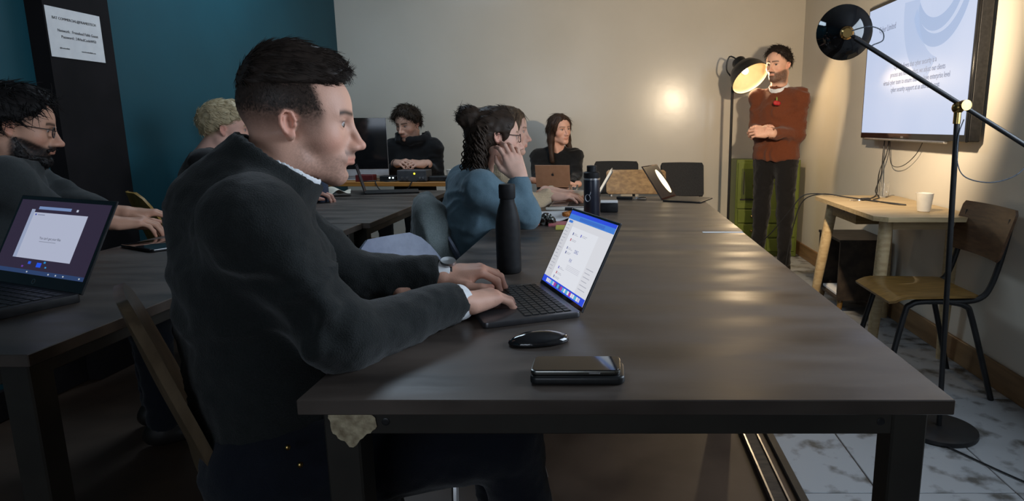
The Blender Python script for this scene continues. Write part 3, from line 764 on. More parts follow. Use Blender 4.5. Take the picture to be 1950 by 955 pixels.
# notice taped to the pillar
nt_ = thing('notice_sheet', 'white landscape notice sheet with printed lines taped to the black pillar', 'notice', (XL + 0.0765, 2.985, 1.542), rad(90))
obj('sheet', MB().box((0, 0, 0), (0.297, 0.0012, 0.206)), PAPER, nt_, smooth=0)
for body, z, s, al, x in (('BAT COMMERCIAL@FRAMESTECH', 0.054, 0.0155, 'CENTER', 0.0), ('Network : Frenshed Fabb Guest', 0.004, 0.0170, 'CENTER', 0.012), ('Password : 24HndCodeWS3', -0.021, 0.0165, 'CENTER', 0.012),
                          ('@frenshedfabb', -0.066, 0.0085, 'CENTER', -0.075), ('www.frenshedfabb.com', -0.070, 0.0085, 'CENTER', 0.055)):
    text('lettering', body, s, INK, nt_, TR(x, -0.0012, z) @ RX(rad(90)), al)

# ------------------------------------------------------------------ tables
def steel_table(label, x0, x1, y0, y1, stain=False, group=None):
    t = thing('steel_table', label, 'table', ((x0 + x1) / 2, (y0 + y1) / 2, 0)); w = x1 - x0; d = y1 - y0
    obj('tabletop', MB().rbox((0, 0, 0.738), (w, d, 0.024), 0.0015, 1), STEEL, t)
    for s in (-1, 1):
        obj('apron', MB().rbox((0, s * (d / 2 - 0.035), 0.7045), (w - 0.16, 0.02, 0.043), 0.002, 1), STEELE, t)
        obj('apron', MB().rbox((s * (w / 2 - 0.055), 0, 0.7045), (0.02, d - 0.16, 0.043), 0.002, 1), STEELE, t)
        for q in (-1, 1):
            lg = obj('leg', MB().rbox((s * (w / 2 - 0.053), q * (d / 2 - 0.051), 0.363), (0.054, 0.054, 0.726), 0.003, 1), STEELE, t)
    fy = -d / 2 + 0.0238
    for x in (-w / 2 + 0.122, w / 2 - 0.098):
        obj('bolt_hole', MB().lathe([(0.0, -0.001), (0.0062, -0.001), (0.0062, 0.0005), (0.0045, 0.0012), (0, 0.0006)], 14, TR(x, -d / 2 + 0.0245, 0.704) @ RX(rad(90))), BLACKM, t)
    if stain:
        rr = random.Random(4); pts = []
        for i in range(40):
            a = 2 * math.pi * i / 40; k = 1 + 0.10 * math.sin(3 * a + 1) + 0.06 * rr.uniform(-1, 1)
            pts.append((0.036 * k * math.cos(a), 0.028 * k * math.sin(a) * (1.35 if math.sin(a) < 0 and abs(math.cos(a)) < 0.3 else 1)))
        obj('paint_stain', MB().prism(pts, 0, 0.0008, TR(-w / 2 + 0.070, fy - 0.0003, 0.702) @ RX(rad(90))), mat('old_paint', srgb(206, 192, 160), 0.85, col2=srgb(120, 104, 80), scale=70, contrast=0.5, bump=0.4, bscale=120), t, label='pale flaking paint stain')
    if group: t['group'] = group
    return t
nt = steel_table('dark steel table nearest the camera with a pale paint stain on its corner', -0.465, 0.515, 0.905, 2.487, True)
ft = steel_table('dark steel table behind the nearest one, holding the navy flask', -0.465, 0.520, 2.493, 3.76)
lt1 = steel_table('dark steel table at the left edge holding the laptop with a white page', -1.66, -1.035, 1.10, 2.69)
lt2 = steel_table('dark steel table along the teal wall holding the grey cylinder speaker', -1.66, -1.005, 2.70, 4.12)
tp = tag(obj('tape_strip', MB().rbox((0, 0, 0.0006), (0.155, 0.022, 0.0012), 0.0004, 1), PAPER, loc=(0.435, 2.455, 0.7502)), 'short white tape strip stuck to the table edge beside the joint', 'tape')

def grid_shell(fn, ns, nt_, th):
    P = [[Vector(fn(-1 + 2 * i / ns, j / nt_)) for i in range(ns + 1)] for j in range(nt_ + 1)]
    N = []
    for j in range(nt_ + 1):
        row = []
        for i in range(ns + 1):
            a = P[j][min(i + 1, ns)] - P[j][max(i - 1, 0)]; b = P[min(j + 1, nt_)][i] - P[max(j - 1, 0)][i]
            row.append(a.cross(b).normalized() if a.cross(b).length > 1e-9 else Vector((0, 0, 1)))
        N.append(row)
    v = []; f = []; n = ns + 1; T = (nt_ + 1) * n
    for sg in (1, -1):
        for j in range(nt_ + 1):
            for i in range(n): v.append(P[j][i] + N[j][i] * th / 2 * sg)
    for j in range(nt_):
        for i in range(ns):
            a = j * n + i; f.append((a, a + 1, a + n + 1, a + n)); f.append((T + a, T + a + n, T + a + n + 1, T + a + 1))
    per = [i for i in range(ns)] + [j * n + ns for j in range(nt_)] + [nt_ * n + i for i in range(ns, 0, -1)] + [j * n for j in range(nt_, 0, -1)]
    for a, b in zip(per, per[1:] + per[:1]): f.append((b, a, T + a, T + b))
    return MB().raw(v, f)
def shell_chair(label, loc, yaw, ms, ml, hgt=0.80, w=0.21, th=0.011, wrap=0.05, group=None, lean=0.07, round_=0.35, arms=False):
    t = thing('shell_chair', label, 'chair', loc, rad(yaw), group)
    prof = [(0.205, 0.425), (0.17, 0.442), (0.05, 0.44), (-0.08, 0.438), (-0.15, 0.455), (-0.187, 0.505), (-0.20, 0.58), (-0.205 - lean * 0.5, (0.58 + hgt) / 2), (-0.205 - lean, hgt)]
    pp, _ = catmull([Vector((a, 0, b)) for a, b in prof], [0] * 9, 4)
    def fn(s, u):
        p = pp[int(round(u * (len(pp) - 1)))]; k = u
        hw = w * (0.86 + 0.14 * math.sin(min(k / 0.35, 1) * math.pi / 2))
        if k > 0.42: hw *= 1 - 0.10 * math.sin(math.pi * min((k - 0.42) / 0.3, 1))
        if k > 1 - round_: q = (k - (1 - round_)) / round_; hw *= math.sqrt(max(1 - (q * 0.93) ** 2.6, 0.02))
        if k < 0.06: hw *= 0.85 + 0.15 * (k / 0.06)
        bk = max(0, min(1, (k - 0.40) / 0.2))
        return (p.x + wrap * bk * s * s * (hw / w) ** 2, s * hw, p.z + 0.018 * (1 - bk) * s * s)
    obj('seat_shell', grid_shell(fn, 14, len(pp) - 1, th), ms, t, smooth=50)
    for sx, sy in ((1, 1), (1, -1), (-1, 1), (-1, -1)):
        obj('leg', MB().tube([(sx * 0.12, sy * 0.10, 0.432), (sx * 0.14, sy * 0.13, 0.40), (sx * 0.20, sy * 0.20, 0.0)], 0.011, 8), ml, t)
    return t
def school_chair(name, label, loc, yaw, mseat, mback, mleg, w=0.38, bh=(0.60, 0.82), thick=0.010, tube=0.0125, group=None, rb=0.03):
    t = thing(name, label, 'chair', loc, rad(yaw), group); hw = w / 2
    def seat(s, u):
        x = 0.20 - 0.38 * u; zz = 0.452 - 0.022 * math.exp(-((u - 0.0) / 0.10) ** 2) - 0.012 * (1 - s * s) * math.sin(math.pi * u)
        k = hw * (1 - 0.12 * u) * (1 if 0.06 < u < 0.94 else 0.93)
        return (x, s * k, zz)
    obj('seat', grid_shell(seat, 8, 16, thick), mseat, t, smooth=50)
    def back(s, u):
        z = bh[0] + (bh[1] - bh[0]) * u; k = hw * (1 if 0.08 < u < 0.92 else 0.93)
        return (-0.225 - 0.06 * u - 0.02 * (1 - s * s), s * k, z)
    bk = obj('backrest', grid_shell(back, 10, 12, thick), mback, t, smooth=50)
    for s in (-1, 1):
        y = s * (hw - 0.035)
        obj('frame_tube', MB().tube([(-0.285, y, bh[1] - 0.04), (-0.255, y, bh[0]), (-0.225, y, 0.49), (-0.19, y, 0.445), (-0.12, y, 0.43), (0.04, y, 0.43), (0.10, y, 0.415), (0.125, y, 0.36), (0.20, y + s * 0.02, 0.0)], tube, 10, smooth=4), mleg, t)
        obj('leg', MB().tube([(-0.06, y, 0.428), (-0.13, y, 0.41), (-0.165, y, 0.35), (-0.27, y + s * 0.02, 0.0)], tube, 10, smooth=4), mleg, t)
        for z in (0.35, 0.75):
            obj('rivet', MB().ball((-0.238 - 0.06 * z, y, bh[0] + (bh[1] - bh[0]) * z), (0.004, 0.004, 0.004), n=5), ALU, bk)
    obj('cross_bar', MB().tube([(0.02, -hw + 0.035, 0.425), (0.02, hw - 0.035, 0.425)], 0.009, 8), mleg, t)
    return t
school_chair('school_chair', 'beech school chair with a brown ply back and black tube frame by the right wall', (1.36, 2.79, 0), 180, WOODM, WOODK, BLACKM, w=0.40, bh=(0.60, 0.815))
school_chair('school_chair', 'wooden-backed chair with tube frame at the far end of the tables', (0.19, 4.33, 0), -90, WOODM, mat('worn_ply', srgb(140, 112, 74), 0.4, col2=srgb(108, 82, 52), scale=5, stretch=(2, 6, 12)), ALU, w=0.42, bh=(0.68, 0.845), tube=0.012)
for lab, x, y, yaw in (('black padded chair against the back wall behind the navy flask', 0.06, 5.15, -90), ('black padded chair against the back wall behind the laptop with the bright reflection', 0.585, 4.95, -90)):
    c = school_chair('padded_chair', lab, (x, y, 0), yaw, BLACKF, BLACKF, BLACKM, w=0.34 if x > 0.3 else 0.36, bh=(0.60, 0.862), thick=0.035)
shell_chair('empty blue-grey plastic shell chair beside the front man', (-0.49, 1.925, 0), -33, GREYP, ALU, 0.80, 0.20, group='grey shell chairs')
shell_chair('blue-grey plastic shell chair the woman in blue sits on', (-0.49, 2.79, 0), 18, GREYP, ALU, 0.80, 0.19, group='grey shell chairs')
shell_chair('curved ply shell chair under the man typing in front', (-0.645, 1.275, 0), 38, mat('dark_olive_ply', srgb(98, 82, 62), 0.30, col2=srgb(74, 60, 44), scale=5, stretch=(8, 8, 2)), BLACKM, 0.862, 0.195, 0.016, wrap=0.02, round_=0.22)
shell_chair('light wooden shell chair behind the blond man by the teal wall', (-1.97, 3.11, 0), 50, mat('yellow_ply', srgb(176, 140, 74), 0.4, col2=srgb(150, 116, 56), scale=5, stretch=(8, 8, 2)), BLACKM, 0.86, 0.155, 0.012, round_=0.25)

# ------------------------------------------------------------------ right side: wooden desk and what is on it
dk = thing('writing_desk', 'pale birch writing desk with splayed legs under the television', 'desk', (1.465, 3.41, 0))
def desk():
    x0, x1, y0, y1, c = -0.245, 0.245, -0.485, 0.475, 0.05
    poly = [(x0 + c, y0), (x1 - c * 0.4, y0), (x1, y0 + c), (x1, y1 - c), (x1 - c * 0.4, y1), (x0 + c, y1), (x0, y1 - c), (x0, y0 + c)]
    obj('desk_top', MB().prism(poly, 0.720, 0.742), WOODL, dk, smooth=20)
    for y in (-0.37, 0.37): obj('apron', MB().box((0.0, y, 0.695), (0.34, 0.02, 0.05)), WOODL, dk, smooth=0)
    obj('apron', MB().box((0.17, 0, 0.695), (0.02, 0.74, 0.05)), WOODL, dk, smooth=0)
    dr = obj('drawer', MB().rbox((-0.05, 0.12, 0.683), (0.26, 0.36, 0.072), 0.002, 1), WOODM, dk)
    obj('finger_slot', MB().rbox((-0.1805, 0.12, 0.705), (0.003, 0.012, 0.03), 0.001, 1), BLACKM, dr)
    for a, b, ca, cb in ((-0.155, -0.37, -0.205, -0.42), (-0.155, 0.37, -0.23, 0.43), (0.165, -0.37, 0.20, -0.30), (0.165, 0.37, 0.215, 0.42)):
        v = MB().tube([(a, b, 0.72), (a + (ca - a) * 0.5, b + (cb - b) * 0.5, 0.36), (ca, cb, 0.0)], [0.032, 0.03, 0.020], 12)
        obj('leg', v, WOODL, dk)
desk()
ol = MB().lathe([(0.0, 0.0), (0.026, 0.0), (0.030, 0.004), (0.040, 0.088), (0.0405, 0.090), (0.037, 0.0905), (0.036, 0.086), (0.027, 0.008), (0.0, 0.007)], 28)
tag(obj('mug', ol, WHITEC, loc=(1.525, 3.13, 0.742)), 'plain white tapered mug on the birch desk', 'mug')
tag(obj('glass_tumbler', MB().lathe([(0.0, 0.0), (0.024, 0.0), (0.026, 0.003), (0.031, 0.085), (0.0295, 0.085), (0.025, 0.008), (0.0, 0.007)], 24), GLASS, loc=(1.60, 3.78, 0.742)), 'clear glass tumbler at the wall side of the birch desk', 'glass')
bx_ = thing('crate_stool', 'dark wooden crate on short legs standing under the birch desk', 'stool', (1.550, 4.08, 0))
def crate():
    w, d, z0, z1, th = 0.29, 0.40, 0.09, 0.455, 0.016
    obj('side_panel', MB().box((0, -d / 2 + th / 2, (z0 + z1) / 2), (w, th, z1 - z0)), WOODD, bx_, smooth=0); obj('side_panel', MB().box((0, d / 2 - th / 2, (z0 + z1) / 2), (w, th, z1 - z0)), WOODD, bx_, smooth=0)
    obj('top_panel', MB().rbox((0, 0, z1 + th / 2), (w + 0.012, d + 0.012, th), 0.002, 1), WOODD, bx_); obj('bottom_panel', MB().box((0, 0, z0 + th / 2), (w - 0.002, d - 2 * th, th)), WOODD, bx_, smooth=0)
    obj('back_panel', MB().box((w / 2 - 0.006, 0, (z0 + z1) / 2), (0.010, d - 2 * th, z1 - z0 - 2 * th)), WOODD, bx_, smooth=0)
    for sx in (-1, 1):
        for sy in (-1, 1): obj('leg', MB().tube([(sx * 0.11, sy * 0.16, z0), (sx * 0.12, sy * 0.175, 0)], [0.019, 0.014], 10), WOODM, bx_)
crate()
tag(obj('paper_stack', MB().rbox((0, 0, 0.008), (0.18, 0.26, 0.016), 0.002, 1), PAPER, loc=(1.515, 4.08, 0.1062)), 'stack of white paper lying inside the dark crate', 'paper')

# ------------------------------------------------------------------ green cabinet in the corner
gc = thing('green_cabinet', 'old green painted cabinet with small drawers in the corner', 'cabinet', (1.395, 5.86, 0))
def cabinet():
    G = mat('green_paint', srgb(104, 116, 44), 0.42, col2=srgb(78, 92, 32), scale=5, contrast=0.6, bump=0.05, bscale=20); GD = mat('green_paint_dark', srgb(70, 82, 28), 0.45, col2=srgb(54, 64, 22), scale=6)
    w, d, h = 0.56, 0.28, 0.86
    obj('body', MB().rbox((0, 0, h / 2), (w, d, h), 0.004, 1), G, gc)
    fy = -d / 2
    for s in (-1, 1):
        dr = obj('door', MB().rbox((s * 0.185, fy - 0.008, 0.635), (0.165, 0.016, 0.40), 0.002, 1), G, gc)
        obj('door_panel', MB().rbox((s * 0.185, fy - 0.0175, 0.655), (0.10, 0.004, 0.26), 0.001, 1), GD, dr)
        obj('moulding', MB().box((s * 0.185, fy - 0.021, 0.515), (0.115, 0.008, 0.012)), BLACKM, dr, smooth=0)
        obj('moulding', MB().box((s * 0.185 - 0.03, fy - 0.021, 0.66), (0.008, 0.006, 0.20)), BLACKM, dr, smooth=0)
        obj('latch', MB().box((s * 0.185 - s * 0.06, fy - 0.022, 0.64), (0.03, 0.010, 0.012)), BRASS, dr, smooth=0)
    for s in (-1, 1):
        for z in (0.365, 0.235, 0.105):
            q = obj('drawer', MB().rbox((s * 0.135, fy - 0.008, z), (0.245, 0.016, 0.115), 0.003, 1), G, gc)
            obj('knob', MB().ball((s * 0.135 - s * 0.0, fy - 0.024, z + 0.0), 0.011, n=6), BRASS, q)
cabinet()

# ------------------------------------------------------------------ television
tv = thing('television', 'large wall television showing a pale blue slide with grey text', 'television', (1.637, 3.657, 1.475), rad(-90))
def television():
    w, h = 1.262, 0.795
    obj('housing', MB().rbox((0, 0.040, 0), (w, 0.060, h), 0.006, 1), BLACKP, tv)
    obj('bezel', MB().rbox((0, 0.006, 0), (w + 0.004, 0.014, h + 0.004), 0.003, 1), BLACKG, tv)
    obj('lower_trim', MB().rbox((-0.05, 0.0, -h / 2 - 0.006), (w * 0.8, 0.02, 0.012), 0.003, 1), ALU, tv)
    obj('maker_mark', MB().box((-0.03, -0.0018, -h / 2 + 0.012), (0.030, 0.001, 0.010)), ALU, tv, smooth=0)
    obj('wall_bracket', MB().box((0, 0.081, 0.05), (0.4, 0.020, 0.3)), BLACKM, tv, smooth=0)
    sm = bpy.data.materials.new('tv_slide'); sm.use_nodes = True; N = sm.node_tree.nodes; L = sm.node_tree.links; p = N['Principled BSDF']
    p.inputs['Base Color'].default_value = (0.02, 0.02, 0.02, 1); p.inputs['Roughness'].default_value = 0.3
    tc = N.new('ShaderNodeTexCoord'); rp = N.new('ShaderNodeValToRGB'); nz = N.new('ShaderNodeTexNoise'); nz.inputs['Scale'].default_value = 1.5
    L.new(tc.outputs['Object'], nz.inputs['Vector']); L.new(nz.outputs['Fac'], rp.inputs['Fac'])
    rp.color_ramp.elements[0].position = 0.35; rp.color_ramp.elements[0].color = (0.50, 0.60, 0.82, 1); rp.color_ramp.elements[1].position = 0.7; rp.color_ramp.elements[1].color = (0.58, 0.66, 0.86, 1)
    L.new(rp.outputs[0], p.inputs['Emission Color']); p.inputs['Emission Strength'].default_value = TV_POWER
    sw, sh = w - 0.030, h - 0.052
    sc = obj('screen', MB().box((0, -0.0022, 0.006), (sw, 0.002, sh)), sm, tv, smooth=0)
    A = glow('slide_arc', (0.40, 0.51, 0.74), TV_POWER); T = glow('slide_text', (0.22, 0.25, 0.36), TV_POWER)
    def arc(cx, cz, r0, r1, a0, a1, off, m, sq=1.0):
        pts = []; n = 28
        for i in range(n + 1): a = rad(a0 + (a1 - a0) * i / n); pts.append((cx + r0 * math.cos(a) * sq, cz + r0 * math.sin(a)))
        for i in range(n, -1, -1): a = rad(a0 + (a1 - a0) * i / n); pts.append((cx + off[0] + r1 * math.cos(a) * sq, cz + off[1] + r1 * math.sin(a)))
        pts = [(max(-sw / 2, min(sw / 2, x)), min(z, sh / 2)) for x, z in pts]
        obj('slide_swoosh', MB().prism(pts, 0, 0.0006, TR(0, -0.0032, 0.006) @ RX(rad(90))), m, sc, smooth=0)
    A2 = glow('slide_arc_pale', (0.47, 0.57, 0.79), TV_POWER)
    arc(0.30, 0.30, 0.42, 0.30, 175, 255, (0.06, 0.0), A2)
    arc(0.28, 0.36, 0.30, 0.27, 205, 335, (0.0, 0.035), A)
    arc(0.26, 0.40, 0.26, 0.24, 215, 335, (0.0, 0.045), A)
    for body, x, z, s in (('Cyber Limited', -0.45, 0.225, 0.050), ('Cyber believes that cyber security is a', -0.20, -0.006, 0.040), ('process and not a product, we adjust our clients', -0.24, -0.048, 0.040),
                          ('virtual cyber team to ensure that they have enterprise level', -0.33, -0.090, 0.040), ('cyber security support at an affordable cost', -0.22, -0.132, 0.040)):
        text('lettering', body, s, T, sc, TR(x, -0.0036, z) @ RX(rad(90)), 'LEFT', xs=0.80)
television()
def cable(name, label, pts, r=0.0035, m=CABLE, cat='cable', smooth=6, parent=None):
    o = obj(name, MB().tube(pts, r, 6, smooth=smooth), m, parent)
    if label: tag(o, label, cat)
    return o
cable('television_cable', 'black cable hanging straight from the television down to the desk', [(1.70, 4.06, 1.09), (1.69, 4.05, 0.98), (1.66, 3.98, 0.86), (1.60, 3.90, 0.77), (1.55, 3.72, 0.748), (1.47, 3.60, 0.746), (1.50, 3.42, 0.746), (1.55, 3.38, 0.746), (1.47, 3.5, 0.748)])
cable('television_cable', 'black cable crossing the others between television and desk', [(1.70, 4.00, 1.09), (1.69, 4.0, 0.98), (1.67, 4.03, 0.88), (1.63, 3.95, 0.80), (1.60, 3.88, 0.752), (1.50, 3.70, 0.747), (1.42, 3.62, 0.747)])
cable('hanging_cable', 'thin black cable looping under the television to a small plug', [(1.70, 3.55, 1.09), (1.695, 3.62, 1.0), (1.69, 3.75, 0.93), (1.69, 3.88, 0.915), (1.695, 3.95, 0.95), (1.70, 3.99, 1.08)], 0.0022)
cable('desk_cable', 'long black cable trailing over the desk end and across to the floor', [(1.46, 3.52, 0.7465), (1.38, 3.70, 0.748), (1.29, 3.86, 0.752), (1.19, 3.96, 0.735), (1.13, 4.02, 0.64), (1.05, 4.2, 0.45), (0.98, 4.5, 0.28), (0.90, 4.75, 0.12), (0.86, 4.9, 0.006)])
cable('desk_cable', 'second black cable dropping steeply from the desk end to the floor', [(1.45, 3.56, 0.7465), (1.36, 3.74, 0.749), (1.27, 3.88, 0.751), (1.19, 3.97, 0.70), (1.155, 4.02, 0.55), (1.13, 4.05, 0.32), (1.12, 4.06, 0.10), (1.16, 4.02, 0.006), (1.22, 3.95, 0.005)], 0.0035)
kb = thing('key_bunch', 'bunch of keys with a black fob on the birch desk', 'keys', (1.40, 3.60, 0.742), rad(20))
obj('fob', MB().rbox((0.03, 0, 0.008), (0.06, 0.022, 0.014), 0.005, 2), BLACKP, kb); obj('key_ring', MB().tube([(0.012 * math.cos(a) - 0.012, 0.012 * math.sin(a), 0.004) for a in [i * math.pi / 6 for i in range(12)]], 0.0015, 5, closed=True), ALU, kb)
for i, a in enumerate((160, 195)):
    obj('key', MB().rbox((0.022, 0, 0.002 + 0.002 * i), (0.045, 0.008, 0.002), 0.0005, 1, M=TR(-0.02, 0, 0.001) @ RZ(rad(a))), ALU, kb)
cable('floor_cable', 'thin twin black cable lying on the concrete floor at right', [(1.18, 2.28, 0.005), (1.34, 1.98, 0.005), (1.44, 1.85, 0.005), (1.60, 1.74, 0.005), (1.70, 1.6, 0.005)], 0.003)

# ------------------------------------------------------------------ lamps
LAMPW = mat('lamp_white', srgb(235, 225, 190), 0.5, col2=srgb(228, 216, 180), scale=20)
def bulb_light(name, loc, w, col, r, parent, d, size, blend):
    l = bpy.data.lights.new(name, 'SPOT'); l.energy = w; l.color = col; l.shadow_soft_size = r; l.spot_size = rad(size); l.spot_blend = blend
    o = bpy.data.objects.new(name, l); COL.objects.link(o); o.parent = parent; o.location = loc; o.rotation_euler = Vector(d).to_track_quat('-Z', 'Y').to_euler(); return o
la = thing('floor_lamp', 'black adjustable floor lamp with brass joints in front of the television', 'lamp', (1.262, 2.315, 0))
def lamp_near():
    J = Vector((-0.047, 0.0, 1.213)); hd = Vector((-0.405, 0.13, 1.480)); tail = Vector((0.165, -0.07, 1.082))
    obj('base', MB().lathe([(0, 0), (0.135, 0), (0.138, 0.006), (0.136, 0.018), (0.12, 0.024), (0, 0.026)], 40), BLACKM, la)
    obj('pole', MB().tube([(0, 0, 0.02), J + Vector((0, 0, -0.02))], 0.010, 12), BLACKM, la)
    obj('pole_collar', MB().tube([J + Vector((0, 0, -0.055)), J + Vector((0, 0, -0.012))], 0.0125, 14), BRASS, la)
    jb = obj('joint', MB().ball(J, 0.021, n=9), BRASS, la)
    obj('joint_ring', MB().lathe([(0.0, -0.012), (0.018, -0.012), (0.018, 0.012), (0, 0.012)], 18, TR(*(J + Vector((0.012, -0.02, 0.008)))) @ RX(rad(90))), BRASS, jb)
    ax = (hd - tail).normalized()
    obj('arm', MB().tube([tail, J + (hd - J) * 0.93], 0.0085, 12), BLACKM, la); obj('arm_tip', MB().tube([J + (hd - J) * 0.90, hd], 0.0055, 10), BLACKG, la)
    dirv = Vector((0.24, 0.961, 0.139)).normalized()
    q = dirv.to_track_quat('Z', 'Y').to_matrix().to_4x4(); M = TR(*hd) @ q
    R = 0.098
    prof = [(0.0, 0.012), (0.022, 0.012), (0.026, 0.03), (0.055, 0.045), (0.082, 0.070), (R, 0.115), (R + 0.003, 0.118), (R - 0.001, 0.119), (0.080, 0.074), (0.053, 0.049), (0.022, 0.036), (0.0, 0.034)]
    sh = obj('shade', MB().lathe(prof, 44, M), BLACKG, la, smooth=50)
    obj('shade_lining', MB().lathe([(0.020, 0.038), (0.052, 0.051), (0.079, 0.076), (R - 0.003, 0.117)], 40, M, caps=False), LAMPW, sh, smooth=60)
    obj('socket', MB().lathe([(0, -0.012), (0.016, -0.012), (0.024, 0.0), (0.024, 0.020), (0.019, 0.028), (0, 0.028)], 24, M), BRASS, la)
    obj('bulb', MB().ball((0, 0, 0.062), (0.022, 0.022, 0.026), M, n=8), glow('bulb_glow', (1.0, 0.80, 0.50), 6), la)
    bulb_light('bulb_light', M @ Vector((0, 0, 0.105)), LAMP1_W, (1.0, 0.79, 0.54), 0.03, la, Vector((0.28, 0.95, 0.06)), 122, 0.7)
    o1 = cable('cord', None, [hd + Vector((0.01, -0.02, 0.005)), hd + Vector((0.06, -0.05, 0.015)), hd + Vector((0.105, -0.05, 0.0)), hd + Vector((0.115, -0.04, -0.03)), hd + Vector((0.085, -0.035, -0.045)), hd + Vector((0.07, -0.03, -0.055))], 0.0022, mat('grey_cord', srgb(86, 92, 100), 0.7, col2=srgb(50, 54, 60), scale=200), parent=la)
    cable('cord', None, [tail + Vector((0, 0, -0.005)), tail + Vector((0.012, 0, -0.05)), tail + Vector((-0.03, 0, -0.10)), tail + Vector((-0.10, 0.02, -0.125)), tail + Vector((-0.17, 0.05, -0.11)), tail + Vector((-0.205, 0.05, -0.06)), J + Vector((0.004, -0.012, -0.10)), J + Vector((0.018, -0.012, -0.04))], 0.0022, MATS['grey_cord'], parent=la)
lamp_near()
lb = thing('floor_lamp', 'black dome floor lamp with a cream lining beside the presenter', 'lamp', (1.000, 5.42, 0))
def lamp_far():
    obj('base', MB().lathe([(0, 0), (0.14, 0), (0.14, 0.014), (0.12, 0.022), (0, 0.024)], 32), BLACKM, lb)
    top = Vector((0.0, 0.0, 1.44)); obj('pole', MB().tube([(0, 0, 0.02), top, top + Vector((0.0, 0.0, 0.05))], 0.011, 10), BLACKM, lb)
    dirv = Vector((0.40, -0.58, -0.71)).normalized(); q = dirv.to_track_quat('Z', 'Y').to_matrix().to_4x4(); M = TR(0.055, -0.03, 1.63) @ q @ Matrix.Scale(1.1, 4); R = 0.145
    prof = [(0, -0.045), (0.045, -0.045), (0.052, -0.035), (0.055, 0.005), (0.07, 0.012), (0.105, 0.04), (0.132, 0.085), (R, 0.14), (R + 0.003, 0.143), (R - 0.002, 0.144), (0.129, 0.088), (0.10, 0.044), (0.06, 0.02), (0, 0.015)]
    sh = obj('shade', MB().lathe(prof, 40, M), BLACKM, lb, smooth=50)
    obj('shade_lining', MB().lathe([(0.03, 0.022), (0.06, 0.024), (0.10, 0.048), (0.128, 0.09), (R - 0.003, 0.141)], 40, M, caps=False), LAMPW, sh, smooth=60)
    obj('bracket', MB().tube([top, (0.0, 0, 1.52), (-0.05, 0.02, 1.60), (-0.03, 0.02, 1.70), (0.03, -0.01, 1.675)], 0.006, 8, smooth=4), BLACKM, lb)
    obj('bulb', MB().ball((0, 0, 0.055), (0.026, 0.026, 0.034), M, n=8), glow('bulb_glow', (1.0, 0.80, 0.50), 6), lb)
    bulb_light('bulb_light', M @ Vector((0, 0, 0.105)), LAMP2_W, (1.0, 0.74, 0.44), 0.03, lb, dirv, 165, 0.4)
lamp_far()

# ------------------------------------------------------------------ laptops and things on the tables
KEYM = mat('key_black', (0.010, 0.010, 0.011), 0.45, col2=(0.014, 0.014, 0.015), scale=80)
def laptop(label, loc, rz, w, d, th, lean, mbody, mscreen, lid_h=None, lid_back=None, bezel=0.006, keys=True, mbez=None, chin=0.0):
    t = thing('laptop', label, 'laptop', loc, rz); lh = lid_h or d
    obj('base', MB().rbox((0, -d / 2, th / 2), (w, d, th), min(0.002, th / 3), 2, zr=0.010), mbody, t)
    ML = TR(0, 0.002, th * 0.75) @ RX(-rad(lean))
    lid = obj('lid', MB().rbox((0, 0.0, lh / 2), (w, 0.0045, lh), 0.0014, 1, M=ML), lid_back or mbody, t)
    obj('bezel', MB().box((0, -0.0024, lh / 2), (w - 0.004, 0.0006, lh - 0.004), ML), mbez or BLACKG, lid, smooth=0)
    scr = obj('screen', MB().box((0, -0.0029, (lh + chin) / 2 + 0.002), (w - 2 * bezel, 0.0006, lh - 2 * bezel - chin - 0.004), ML), mscreen, lid, smooth=0)
    if keys:
        kb_ = obj('keyboard', MB().rbox((0, -d * 0.33, th + 0.0002), (w * 0.90, d * 0.50, 0.0006), 0.0002, 1), BLACKP, t)
        kw, kd = w * 0.9 / 14, d * 0.50 / 6; km = MB().rbox((0, 0, 0.0008), (kw * 0.82, kd * 0.78, 0.0014), 0.0004, 1).mesh('key')
        for r in range(6):
            for c in range(14):
                if r == 5 and 4 <= c <= 8: continue
                obj('key', km, KEYM, kb_, loc=(-w * 0.45 + (c + 0.5) * kw, -d * 0.08 - (r + 0.5) * kd, th + 0.0004))
        obj('key', MB().rbox((0, 0, 0.0008), (kw * 4.9, kd * 0.78, 0.0014), 0.0004, 1), KEYM, kb_, loc=(-w * 0.45 + 6.5 * kw, -d * 0.08 - 5.5 * kd, th + 0.0004))
        obj('trackpad', MB().rbox((0, -d * 0.79, th + 0.0002), (w * 0.40, d * 0.34, 0.0006), 0.0002, 1), mbody, t)
    def el(x0, z0, x1, z1, col, s=1.0, layer=1, name='screen_panel'):
        """a flat patch shown on the display, in fractions of its width and height"""
        sw = w - 2 * bezel; s_h = lh - 2 * bezel - chin - 0.004; b = (lh + chin) / 2 + 0.002 - s_h / 2
        key = 'ui_%02x%02x%02x_%d' % (int(col[0] * 255), int(col[1] * 255), int(col[2] * 255), int(s * 100))
        return obj(name, MB().box((((x0 + x1) / 2 - 0.5) * sw, -0.0032 - 0.00015 * layer, b + (z0 + z1) / 2 * s_h), ((x1 - x0) * sw, 0.0002, (z1 - z0) * s_h), ML), glow(key, col, s), scr, smooth=0)
    def tx(body, x, z, size, col, s=1.0, layer=4):
        sw = w - 2 * bezel; s_h = lh - 2 * bezel - chin - 0.004; b = (lh + chin) / 2 + 0.002 - s_h / 2
        key = 'ui_%02x%02x%02x_%d' % (int(col[0] * 255), int(col[1] * 255), int(col[2] * 255), int(s * 100))
        text('lettering', body, size, glow(key, col, s), scr, ML @ TR((x - 0.5) * sw, -0.0032 - 0.00016 * layer, b + z * s_h) @ RX(rad(90)), ext=0.0)
    return t, el, tx, ML
SCRW = glow('screen_white', (0.80, 0.82, 0.88), 0.9)
